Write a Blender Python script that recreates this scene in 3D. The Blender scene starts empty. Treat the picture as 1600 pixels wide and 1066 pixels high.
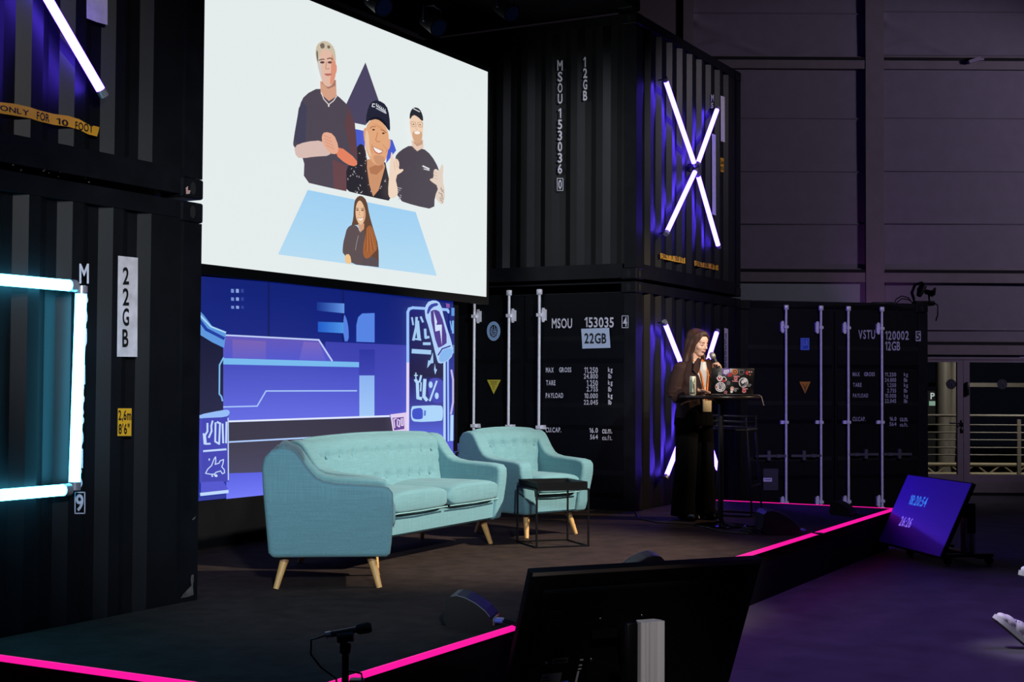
import bpy, bmesh, math, random
from math import sin, cos, pi, radians, sqrt, atan2
from mathutils import Vector, Matrix
random.seed(11)
S = bpy.context.scene
COL = S.collection

# ------------------------------------------------------------------ camera
F_PX, TH, PITCH, ROLL, CAM_H = 2185.92, 0.5007244, 0.0315123, 0.0057023, 1.58418
Fv = Vector((cos(TH) * cos(PITCH), sin(TH) * cos(PITCH), sin(PITCH)))
R0 = Vector((sin(TH), -cos(TH), 0))
U0 = R0.cross(Fv)
Rv = cos(ROLL) * R0 + sin(ROLL) * U0
Uv = cos(ROLL) * U0 - sin(ROLL) * R0
CP = Vector((0, 0, CAM_H))
cam_d = bpy.data.cameras.new('camera')
cam_d.sensor_width = 36.0
cam_d.lens = 36.0 * F_PX / 1600.0
cam_d.clip_end = 200
cam = bpy.data.objects.new('camera', cam_d)
COL.objects.link(cam)
cam.matrix_world = Matrix(((Rv.x, Uv.x, -Fv.x, CP.x), (Rv.y, Uv.y, -Fv.y, CP.y), (Rv.z, Uv.z, -Fv.z, CP.z), (0, 0, 0, 1)))
S.camera = cam
FH = Vector((cos(TH), sin(TH), 0))      # horizontal view direction
RH = Vector((sin(TH), -cos(TH), 0))     # horizontal direction to the right

# ------------------------------------------------------------------ view / world / lights
S.view_settings.view_transform = 'Standard'
S.view_settings.look = 'None'
S.view_settings.exposure = 0.0
S.view_settings.gamma = 1.0
S.view_settings.use_curve_mapping = False
W = bpy.data.worlds.new('night_hall')
S.world = W
W.use_nodes = True
W.node_tree.nodes['Background'].inputs[0].default_value = (0.35, 0.4, 0.7, 1)
W.node_tree.nodes['Background'].inputs[1].default_value = 0.006


def spot(name, loc, target, power, color, size=40, blend=0.5, radius=0.15):
    d = bpy.data.lights.new(name, 'SPOT')
    d.energy = power; d.color = color; d.spot_size = radians(size); d.spot_blend = blend; d.shadow_soft_size = radius
    o = bpy.data.objects.new(name, d); COL.objects.link(o)
    o.location = loc
    o.rotation_euler = (Vector(target) - Vector(loc)).to_track_quat('-Z', 'Y').to_euler()
    return o


def area(name, loc, target, power, color, sx, sy):
    d = bpy.data.lights.new(name, 'AREA')
    d.energy = power; d.color = color; d.shape = 'RECTANGLE'; d.size = sx; d.size_y = sy
    o = bpy.data.objects.new(name, d); COL.objects.link(o)
    o.location = loc
    o.rotation_euler = (Vector(target) - Vector(loc)).to_track_quat('-Z', 'Y').to_euler()
    return o


spot('stage_key_light', (9.9, -0.9, 6.0), (8.8, 5.0, 0.7), 4000, (1.0, 0.93, 0.79), 32, 0.8, 0.12)
spot('stage_fill_light', (0.6, -0.6, 3.4), (6.8, 5.0, 1.6), 1800, (0.78, 0.90, 1.0), 30, 0.7, 0.2)
spot('speaker_key_light', (14.0, -1.5, 5.5), (12.2, 4.6, 1.9), 1700, (1.0, 0.74, 0.48), 26, 0.9, 0.1)
spot('extra_container_spot', (7.0, -1.5, 5.5), (12.3, 6.5, 2.7), 2300, (0.86, 0.90, 1.0), 26, 0.6, 0.15)  # extra spot added to lift the door lettering and locking bars
spot('extra_laptop_spot', (4.0, -1.2, 5.5), (11.55, 4.3, 1.75), 3000, (1.0, 0.90, 0.78), 9, 0.8, 0.1)  # narrow spot added to brighten laptop stickers, can and badge
spot('listener_light', (6.5, 3.2, 5.5), (8.95, 1.3, 0.2), 1000, (0.92, 0.9, 1.0), 9, 0.8, 0.1)
spot('extra_cross_side_spot', (14.5, -2.0, 6.5), (14.3, 5.4, 3.7), 620, (0.95, 0.85, 1.0), 30, 0.8, 0.15)  # dim spot added so the pale strips and tape show up
spot('extra_right_container_spot', (9.0, -2.0, 6.0), (16.3, 4.5, 1.4), 1000, (0.80, 0.74, 1.0), 20, 0.6, 0.15)  # added lavender spot, brightens the right container's letters and bars
spot('extra_left_container_spot', (2.0, -1.0, 4.5), (5.1, 5.25, 2.7), 520, (0.95, 0.95, 1.0), 24, 0.7, 0.15)  # added spot that brightens the tape and labels at upper left
spot('violet_floor_wash', (9.5, 0.5, 6.5), (9.3, 1.6, 0), 700, (0.42, 0.20, 1.0), 62, 0.9, 0.3)
spot('tube_boost_spot', (14.0, 5.05, 0.85), (13.2, 2.8, 0.55), 52, (0.14, 0.04, 1.0), 60, 0.8, 0.06)  # spot added to boost the cross tubes' light on the monitor
spot('extra_column_spot', (1.2, -0.4, 5.0), (5.9, 2.4, 0.35), 700, (1.0, 0.93, 0.9), 8, 0.8, 0.1)  # tight spot added to brighten the silver monitor column
spot('blue_floor_wash', (5.0, 2.0, 5.5), (5.2, 4.2, 0.4), 230, (0.2, 0.5, 1.0), 45, 0.9, 0.3)
spot('hall_wall_light', (19.0, -4.0, 6.0), (21.0, 6.4, 3.4), 900, (0.83, 0.71, 1.0), 56, 0.5, 0.5)
spot('magenta_wall_wash', FH * 19.55 + RH * 5.05 + Vector((0, 0, 2.2)), FH * 20.6 + RH * 5.4 + Vector((0, 0, 3.3)), 9, (0.75, 0.22, 1.0), 70, 1.0, 0.1)

# ------------------------------------------------------------------ materials


def lin(c):
    c = c / 255.0
    return c / 12.92 if c <= 0.04045 else ((c + 0.055) / 1.055) ** 2.4


def rgb(r, g, b):
    return (lin(r), lin(g), lin(b), 1)


MATS = {}


def mat(name, col=(128, 128, 128), rough=0.6, metal=0.0, noise=0.0, nscale=20.0, bump=0.0, emit=None, estr=1.0,
        spec=0.5, stretch=(1, 1, 1), alpha=None, raw=None):
    if name in MATS: return MATS[name]
    m = bpy.data.materials.new(name); m.use_nodes = True
    nt = m.node_tree; bs = nt.nodes['Principled BSDF']
    c = raw + (1,) if raw else rgb(*col)
    bs.inputs['Base Color'].default_value = c
    bs.inputs['Roughness'].default_value = rough
    bs.inputs['Metallic'].default_value = metal
    bs.inputs['Specular IOR Level'].default_value = spec
    if noise > 0 or bump > 0:
        tc = nt.nodes.new('ShaderNodeTexCoord'); mp = nt.nodes.new('ShaderNodeMapping')
        mp.inputs['Scale'].default_value = stretch
        nz = nt.nodes.new('ShaderNodeTexNoise'); nz.inputs['Scale'].default_value = nscale
        nz.inputs['Detail'].default_value = 6
        nt.links.new(tc.outputs['Object'], mp.inputs[0]); nt.links.new(mp.outputs[0], nz.inputs['Vector'])
        if noise > 0:
            rp = nt.nodes.new('ShaderNodeValToRGB')
            rp.color_ramp.elements[0].position = 0.3; rp.color_ramp.elements[1].position = 0.7
            rp.color_ramp.elements[0].color = tuple(v * (1 - noise) for v in c[:3]) + (1,)
            rp.color_ramp.elements[1].color = tuple(min(1, v * (1 + noise)) for v in c[:3]) + (1,)
            nt.links.new(nz.outputs['Fac'], rp.inputs[0]); nt.links.new(rp.outputs[0], bs.inputs['Base Color'])
        if bump > 0:
            bp = nt.nodes.new('ShaderNodeBump'); bp.inputs['Strength'].default_value = bump
            bp.inputs['Distance'].default_value = 0.004
            nt.links.new(nz.outputs['Fac'], bp.inputs['Height']); nt.links.new(bp.outputs[0], bs.inputs['Normal'])
    if emit is not None:
        bs.inputs['Base Color'].default_value = (0.02, 0.02, 0.02, 1)
        bs.inputs['Emission Color'].default_value = emit if len(emit) == 4 else tuple(emit) + (1,)
        bs.inputs['Emission Strength'].default_value = estr
    MATS[name] = m
    return m


def glow(r, g, b):                                   # a lit pixel colour of a display
    n = 'pixel_%02x%02x%02x' % (r, g, b)
    return mat(n, rough=0.5, emit=rgb(r, g, b), estr=1.0, spec=0.1)


def fabric(name, col):
    m = bpy.data.materials.new(name); m.use_nodes = True
    nt = m.node_tree; bs = nt.nodes['Principled BSDF']
    bs.inputs['Roughness'].default_value = 0.85; bs.inputs['Specular IOR Level'].default_value = 0.25
    bs.inputs['Sheen Weight'].default_value = 0.15
    tc = nt.nodes.new('ShaderNodeTexCoord')
    outs = []
    for st in ((6, 6, 300), (260, 260, 8)):
        mp = nt.nodes.new('ShaderNodeMapping'); mp.inputs['Scale'].default_value = st
        nz = nt.nodes.new('ShaderNodeTexNoise'); nz.inputs['Scale'].default_value = 1.0; nz.inputs['Detail'].default_value = 3
        nt.links.new(tc.outputs['Object'], mp.inputs[0]); nt.links.new(mp.outputs[0], nz.inputs['Vector'])
        outs.append(nz)
    ad = nt.nodes.new('ShaderNodeMath'); ad.operation = 'ADD'
    nt.links.new(outs[0].outputs['Fac'], ad.inputs[0]); nt.links.new(outs[1].outputs['Fac'], ad.inputs[1])
    rp = nt.nodes.new('ShaderNodeMapRange'); rp.inputs[1].default_value = 0.7; rp.inputs[2].default_value = 1.3
    nt.links.new(ad.outputs[0], rp.inputs[0])
    mx = nt.nodes.new('ShaderNodeMix'); mx.data_type = 'RGBA'
    c = rgb(*col)
    mx.inputs[6].default_value = tuple(v * 0.86 for v in c[:3]) + (1,)
    mx.inputs[7].default_value = tuple(min(1, v * 1.14) for v in c[:3]) + (1,)
    nt.links.new(rp.outputs[0], mx.inputs[0]); nt.links.new(mx.outputs[2], bs.inputs['Base Color'])
    bp = nt.nodes.new('ShaderNodeBump'); bp.inputs['Strength'].default_value = 0.25; bp.inputs['Distance'].default_value = 0.002
    nt.links.new(ad.outputs[0], bp.inputs['Height']); nt.links.new(bp.outputs[0], bs.inputs['Normal'])
    MATS[name] = m
    return m


paint = mat('black_container_paint', (17, 18, 21), 0.42, 0, 0.25, 3.0, 0.05, spec=0.28)
paint2 = mat('black_frame_paint', (17, 18, 22), 0.45, 0, 0.3, 6.0, 0.05, spec=0.15)
dooring = mat('black_door_paint', (10, 11, 15), 0.55, 0, 0.2, 3.0, spec=0.12)
zinc = mat('galvanised_steel', (232, 230, 238), 0.3, 0.1, 0.1, 30)
white_paint = mat('white_stencil_paint', (212, 208, 220), 0.7, 0, 0.12, 30)
label_white = mat('worn_white_label', (205, 196, 200), 0.7, 0, 0.2, 12)
black_ink = mat('black_ink', (8, 8, 9), 0.6)
yellow = mat('yellow_label', (225, 165, 30), 0.6, 0, 0.06, 10)
tape_m = mat('amber_tape', (222, 158, 36), 0.6, 0, 0.06, 10)
teal = fabric('teal_weave', (114, 158, 166))
teal_dark = mat('teal_seam', (50, 105, 115), 0.9)
wood = mat('beech_wood', (225, 172, 105), 0.45, 0, 0.16, 14, 0.03, stretch=(6, 6, 1))
wood_cap = mat('darker_leg_top', (150, 110, 75), 0.5, 0, 0.2, 20)  # darker brown at the top of each leg
stage_m = mat('stage_carpet', (53, 42, 37), 0.95, 0, 0.28, 9, 0.4, spec=0.1)
skirt_m = mat('black_skirt', (14, 14, 17), 0.9, 0, 0.2, 5, spec=0.1)
floor_m = mat('hall_floor', (84, 80, 90), 0.55, 0, 0.25, 3.5, 0.05, spec=0.3)
black_metal = mat('black_powder_coat', (12, 12, 13), 0.4, 0.3)
black_plastic = mat('black_plastic', (12, 13, 15), 0.45)
grille_m = mat('black_speaker_grille', (26, 27, 34), 0.5, 0.4, 0.2, 200, 0.3)
alu = mat('brushed_aluminium', (218, 215, 218), 0.4, 0.15, 0.1, 60, stretch=(1, 1, 0.02))
chrome = mat('chrome', (220, 220, 225), 0.15, 1.0)
wall_m = mat('grey_mullion', (118, 110, 112), 0.7, 0, 0.08, 6)
blind_m = mat('grey_blind_cloth', (122, 116, 126), 0.9, 0, 0.06, 5, 0.2)
frost = mat('frosted_glass', (140, 150, 150), 0.5, 0, 0.05, 4)
dark_m = mat('dark_gap', (14, 14, 16), 0.9)
violet_core = mat('violet_tube_glow', emit=(0.10, 0.046, 1.0), estr=23.0)
cyan_core = mat('cyan_tube_glow', emit=(0.09, 0.60, 0.92), estr=11.0)
magenta = mat('magenta_led_strip', emit=rgb(238, 20, 150), estr=1.15)
clear_cap = mat('tube_end_cap', (170, 170, 180), 0.3, 0.5)

# ------------------------------------------------------------------ mesh builder


class MB:
    def __init__(s): s.v = []; s.f = []; s.m = []; s.s = []

    def add(s, vs, fs, mi=0, smooth=False, M=None):
        b = len(s.v)
        if M is not None: vs = [M @ Vector(p) for p in vs]
        s.v += [tuple(p) for p in vs]
        for f in fs: s.f.append([i + b for i in f]); s.m.append(mi); s.s.append(smooth)

    def box(s, x0, x1, y0, y1, z0, z1, mi=0, M=None):
        v = [(x0, y0, z0), (x1, y0, z0), (x1, y1, z0), (x0, y1, z0), (x0, y0, z1), (x1, y0, z1), (x1, y1, z1), (x0, y1, z1)]
        s.add(v, [(0, 3, 2, 1), (4, 5, 6, 7), (0, 1, 5, 4), (1, 2, 6, 5), (2, 3, 7, 6), (3, 0, 4, 7)], mi, False, M)

    def rbox(s, x0, x1, y0, y1, z0, z1, r=0.02, seg=3, mi=0, M=None, smooth=True):      # rounded box
        bm = bmesh.new(); bmesh.ops.create_cube(bm, size=1)
        for v in bm.verts:
            v.co = Vector((x0 + (v.co.x + .5) * (x1 - x0), y0 + (v.co.y + .5) * (y1 - y0), z0 + (v.co.z + .5) * (z1 - z0)))
        bmesh.ops.bevel(bm, geom=bm.edges[:], offset=r, segments=seg, profile=0.5, affect='EDGES')
        s.frombm(bm, mi, smooth, M)

    def frombm(s, bm, mi=0, smooth=False, M=None):
        bm.verts.index_update()
        s.add([v.co.copy() for v in bm.verts], [[v.index for v in f.verts] for f in bm.faces], mi, smooth, M); bm.free()

    def ring(s, c, a, b, rx, ry, n):
        return [c + a * (cos(2 * pi * k / n) * rx) + b * (sin(2 * pi * k / n) * ry) for k in range(n)]

    def tube(s, pts, r, n=10, mi=0, smooth=True, caps=True, M=None, flat=1.0):
        pts = [Vector(p) for p in pts]; N = len(pts)
        rs = r if isinstance(r, (list, tuple)) else [r] * N
        t0 = (pts[1] - pts[0]).normalized()
        a = t0.cross(Vector((0, 0, 1)))
        if a.length < 1e-3: a = t0.cross(Vector((0, 1, 0)))
        a.normalize(); vs = []
        for i in range(N):
            t = (pts[min(i + 1, N - 1)] - pts[max(i - 1, 0)]).normalized()
            a = (a - t * a.dot(t)).normalized(); b = t.cross(a)
            vs += s.ring(pts[i], a, b, rs[i], rs[i] * flat, n)
        fs = [[i * n + k, i * n + (k + 1) % n, (i + 1) * n + (k + 1) % n, (i + 1) * n + k] for i in range(N - 1) for k in range(n)]
        s.add(vs, fs, mi, smooth, M)
        if caps:
            s.add(vs[:n], [list(range(n))[::-1]], mi, False, M); s.add(vs[-n:], [list(range(n))], mi, False, M)

    def cyl(s, p0, p1, r0, r1=None, n=16, mi=0, M=None, smooth=True):
        s.tube([p0, p1], [r0, r0 if r1 is None else r1], n, mi, smooth, True, M)

    def lathe(s, prof, n=24, mi=0, M=None, smooth=True):
        vs = []; 
        for r, z in prof: vs += [(r * cos(2 * pi * k / n), r * sin(2 * pi * k / n), z) for k in range(n)]
        fs = [[i * n + k, i * n + (k + 1) % n, (i + 1) * n + (k + 1) % n, (i + 1) * n + k] for i in range(len(prof) - 1) for k in range(n)]
        s.add(vs, fs, mi, smooth, M)
        s.add(vs[:n], [list(range(n))[::-1]], mi, False, M); s.add(vs[-n:], [list(range(n))], mi, False, M)

    def ell(s, c, r, nu=16, nv=10, mi=0, M=None):
        c = Vector(c); r = r if isinstance(r, (tuple, list)) else (r, r, r)
        vs = [(c.x, c.y, c.z - r[2])]
        for j in range(1, nv):
            t = -pi / 2 + pi * j / nv
            vs += [(c.x + r[0] * cos(t) * cos(2 * pi * k / nu), c.y + r[1] * cos(t) * sin(2 * pi * k / nu), c.z + r[2] * sin(t)) for k in range(nu)]
        vs.append((c.x, c.y, c.z + r[2])); L = len(vs) - 1
        fs = [[0, 1 + (k + 1) % nu, 1 + k] for k in range(nu)]
        fs += [[1 + j * nu + k, 1 + j * nu + (k + 1) % nu, 1 + (j + 1) * nu + (k + 1) % nu, 1 + (j + 1) * nu + k] for j in range(nv - 2) for k in range(nu)]
        fs += [[1 + (nv - 2) * nu + k, 1 + (nv - 2) * nu + (k + 1) % nu, L] for k in range(nu)]
        s.add(vs, fs, mi, True, M)

    def prism(s, poly, o, u, v, w, mi=0, smooth=False, M=None):     # polygon in (u,v) swept along w
        o, u, v, w = Vector(o), Vector(u), Vector(v), Vector(w); n = len(poly)
        a = [o + u * p + v * q for p, q in poly]; b = [p + w for p in a]
        s.add(a + b, [[i, (i + 1) % n, n + (i + 1) % n, n + i] for i in range(n)], mi, smooth, M)
        s.add(a, [list(range(n))[::-1]], mi, False, M); s.add(b, [list(range(n))], mi, False, M)

    def grid(s, fn, nu, nv, mi=0, smooth=True, M=None, closed=False):
        vs = [fn(i / nu, j / nv) for j in range(nv + 1) for i in range(nu + 1)]
        s.add(vs, [[j * (nu + 1) + i, j * (nu + 1) + i + 1, (j + 1) * (nu + 1) + i + 1, (j + 1) * (nu + 1) + i] for j in range(nv) for i in range(nu)], mi, smooth, M)

    def mesh(s, name, mats):
        me = bpy.data.meshes.new(name); me.from_pydata(s.v, [], s.f)
        for m in (mats if isinstance(mats, (list, tuple)) else [mats]): me.materials.append(m)
        me.polygons.foreach_set('material_index', s.m); me.polygons.foreach_set('use_smooth', s.s)
        me.update()
        return me

    def build(s, name, mats, parent=None, label=None, normals=True, bevel=0.0):
        me = s.mesh(name, mats)
        if normals:
            bm = bmesh.new(); bm.from_mesh(me); bmesh.ops.recalc_face_normals(bm, faces=bm.faces[:]); bm.to_mesh(me); bm.free()
        o = bpy.data.objects.new(name, me); COL.objects.link(o)
        if parent is not None: o.parent = parent
        if label: o['label'] = label
        if bevel:
            md = o.modifiers.new('bevel', 'BEVEL'); md.width = bevel; md.segments = 2; md.limit_method = 'ANGLE'; md.angle_limit = radians(50)
        return o

    def fused(s, name, mats, parent=None, voxel=0.006, smooth=4, label=None):      # weld overlapping shapes into one skin
        me = s.mesh(name + '_raw', mats)
        o = bpy.data.objects.new(name, me); COL.objects.link(o)
        md = o.modifiers.new('r', 'REMESH'); md.mode = 'VOXEL'; md.voxel_size = voxel; md.use_smooth_shade = True
        if smooth:
            sm = o.modifiers.new('s', 'SMOOTH'); sm.factor = 0.5; sm.iterations = smooth
        dg = bpy.context.evaluated_depsgraph_get()
        new = bpy.data.meshes.new_from_object(o.evaluated_get(dg))
        o.modifiers.clear(); o.data = new; new.name = name
        for p in new.polygons: p.use_smooth = True
        if not new.materials:
            for m in (mats if isinstance(mats, (list, tuple)) else [mats]): new.materials.append(m)
        if parent is not None: o.parent = parent
        if label: o['label'] = label
        return o


def thing(name, label, cat, loc=(0, 0, 0), rz=0.0, group=None):
    o = bpy.data.objects.new(name, None); COL.objects.link(o); o.empty_display_size = 0.1
    o.location = loc; o.rotation_euler = (0, 0, rz); o['label'] = label; o['category'] = cat
    if group: o['group'] = group
    return o


def tag(o, label, cat, group=None):
    o['label'] = label; o['category'] = cat
    if group: o['group'] = group
    return o


def struct(o, label=None, cat='wall'):
    o['kind'] = 'structure'
    if label: o['label'] = label
    o['category'] = cat
    return o


# ------------------------------------------------------------------ where a sight line meets a real plane


def ray(x, y): return Fv + Rv * ((x - 800) / F_PX) - Uv * ((y - 533) / F_PX)
def on_x(x, y, X): d = ray(x, y); return CP + d * ((X - CP.x) / d.x)
def on_y(x, y, Y): d = ray(x, y); return CP + d * ((Y - CP.y) / d.y)
def on_z(x, y, Z): d = ray(x, y); return CP + d * ((Z - CP.z) / d.z)
def on_plane(x, y, p, n): d = ray(x, y); p = Vector(p); n = Vector(n); return CP + d * ((p - CP).dot(n) / d.dot(n))


# ------------------------------------------------------------------ lettering
_glyph = {}


def raw_glyph(t):
    c = bpy.data.curves.new('lettering_curve', 'FONT'); c.body = t; c.size = 1; c.resolution_u = 4; c.offset = 0.022
    o = bpy.data.objects.new('lettering_curve', c); COL.objects.link(o)
    dg = bpy.context.evaluated_depsgraph_get()
    me = bpy.data.meshes.new_from_object(o.evaluated_get(dg))
    vs = [(v.co.x, v.co.y) for v in me.vertices]; fs = [list(p.vertices) for p in me.polygons]
    bpy.data.objects.remove(o); bpy.data.curves.remove(c); bpy.data.meshes.remove(me)
    return vs, fs


_raw = {}


def glyph(t):
    if t not in _glyph:
        vs, fs, x = [], [], 0.0
        for ch in t:
            if ch == ' ': x += 0.3; continue
            if ch not in _raw:
                if ch == '1':                          # condensed one with a flag
                    h = max(v[1] for v in raw_glyph('0')[0]); w = 0.13
                    _raw[ch] = ([(0.17, 0), (0.17 + w, 0), (0.17 + w, h), (0.17, h), (0.0, h * .80), (0.0, h * .66), (0.17, h * .80)], [[0, 1, 2, 3, 6], [3, 4, 5, 6]])
                else: _raw[ch] = raw_glyph(ch)
            v, f = _raw[ch]; x0 = min(q[0] for q in v); x1 = max(q[0] for q in v); b0 = len(vs)
            vs += [(q[0] - x0 + x, q[1]) for q in v]; fs += [[i + b0 for i in g] for g in f]
            x += x1 - x0 + 0.10
        x0 = min(v[0] for v in vs); x1 = max(v[0] for v in vs); y0 = min(v[1] for v in vs); y1 = max(v[1] for v in vs)
        _glyph[t] = ([((a - x0) / (x1 - x0), (b - y0) / (y1 - y0)) for a, b in vs], fs)
    return _glyph[t]


def write(mb, t, quad, mi=0):
    """text fitted into a quad: four 3D corners bottom-left, bottom-right, top-right, top-left"""
    a, b, c, d = [Vector(q) for q in quad]
    vs, fs = glyph(t)
    mb.add([a * (1 - u) * (1 - v) + b * u * (1 - v) + c * u * v + d * (1 - u) * v for u, v in vs], fs, mi)


class Face:
    """a real plane on a container; rectangles read off as sight lines"""
    def __init__(s, p, n, ox, oy, sc, parent):
        s.p = Vector(p); s.n = Vector(n).normalized(); s.ox = ox; s.oy = oy; s.sc = sc
        s.inv = parent.matrix_basis.inverted()

    def at(s, x, y, off=0.0):
        return s.inv @ (on_plane(s.ox + x / s.sc, s.oy + y / s.sc, s.p + s.n * off, s.n))

    def rect(s, x0, y0, x1, y1, off=0.0):
        return [s.at(x0, y1, off), s.at(x1, y1, off), s.at(x1, y0, off), s.at(x0, y0, off)]

    def text(s, mb, t, x0, y0, x1, y1, off=0.003, mi=0): write(mb, t, s.rect(x0, y0, x1, y1, off), mi)

    def patch(s, mb, pts, off=0.002, mi=0):
        mb.add([s.at(x, y, off) for x, y in pts], [list(range(len(pts)))], mi)

    def line(s, mb, pts, w, off=0.002, mi=0, close=False):
        pts = [Vector(p) for p in pts]
        if close: pts = pts + [pts[0]]
        for a, b in zip(pts, pts[1:]):
            d = (b - a)
            if d.length < 1e-6: continue
            d = d.normalized(); n = Vector((-d.y, d.x)) * (w / 2); a2 = a - d * w * .3; b2 = b + d * w * .3
            mb.add([s.at(*(p), off) for p in (a2 - n, b2 - n, b2 + n, a2 + n)], [[0, 1, 2, 3]], mi)

    def oval(s, mb, cx, cy, rx, ry, off=0.002, mi=0, n=20, rot=0):
        mb.add([s.at(cx + rx * cos(2 * pi * k / n) * cos(rot) - ry * sin(2 * pi * k / n) * sin(rot), cy + rx * cos(2 * pi * k / n) * sin(rot) + ry * sin(2 * pi * k / n) * cos(rot), off) for k in range(n)], [list(range(n))], mi)

    def frame(s, mb, x0, y0, x1, y1, w, off=0.003, mi=0):
        s.line(mb, [(x0, y0), (x1, y0), (x1, y1), (x0, y1)], w, off, mi, True)


# ================================================================== SETTING
SZ = 0.3917                     # stage height
XL, XR, YF = 4.317, 13.881, 3.3316
b = MB(); b.box(-8, 40, -14, 30, -0.1, 0.0)
struct(b.build('floor', floor_m), 'dark hall floor with a violet sheen', 'floor')

b = MB()
out = [(XL, YF), (XR, YF), (XR, 5.36), (12.28, 5.36), (12.28, 7.85), (6.03, 7.85), (6.03, 5.235), (XL, 5.235)]
b.prism(out, (0, 0, SZ - 0.02), (1, 0, 0), (0, 1, 0), (0, 0, 0.02), 0)
inn = [(x + (0.03 if x == XL else -0.03 if x == XR else 0), y + (0.03 if y == YF else 0)) for x, y in out]
b.prism(inn, (0, 0, 0.0), (1, 0, 0), (0, 1, 0), (0, 0, SZ - 0.02), 1)
struct(b.build('stage', [stage_m, skirt_m]), 'low black stage with dark brown carpet top', 'stage')

b = MB(); b.box(5.9, 12.3, 7.9, 7.95, 0, 5.2)
struct(b.build('wall_rear', mat('black_drape', (10, 10, 12), 0.95, 0, 0.2, 4, spec=0.05)), 'black drape closing the gap behind the screens', 'wall')

# lit strips along the stage edge
for nm, bx, lb in (('front', (XL - 0.012, XR + 0.012, YF - 0.012, YF, SZ - 0.021, SZ + 0.006), 'glowing magenta light strip along the long front edge of the stage'),
                   ('left', (XL - 0.012, XL, YF, 5.23, SZ - 0.021, SZ + 0.006), 'glowing magenta light strip along the stage side below the cyan tubes'),
                   ('rear', (XR, XR + 0.012, YF, 5.36, SZ - 0.012, SZ + 0.006), 'thin magenta light strip along the stage end behind the bar stool')):
    b = MB(); b.box(*bx)
    tag(b.build('light_strip', magenta), lb, 'light strip')

# ================================================================== CONTAINERS
H = 2.591


def corr(mb, width, z0, z1, fr, depth=0.036, pitch=0.278, mi=0, start=0.04):
    """trapezoid corrugated sheet; fr(u, d, z) maps along-wall, depth, height"""
    prof = [(0, 0)]; u = start
    while u + pitch < width:
        prof += [(u, 0), (u + 0.068, depth), (u + 0.138, depth), (u + 0.206, 0)]
        u += pitch
    prof.append((width, 0))
    vs = [fr(a, d, z0) for a, d in prof] + [fr(a, d, z1) for a, d in prof]; n = len(prof)
    mb.add(vs, [[i, i + 1, n + i + 1, n + i] for i in range(n - 1)], mi)


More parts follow.
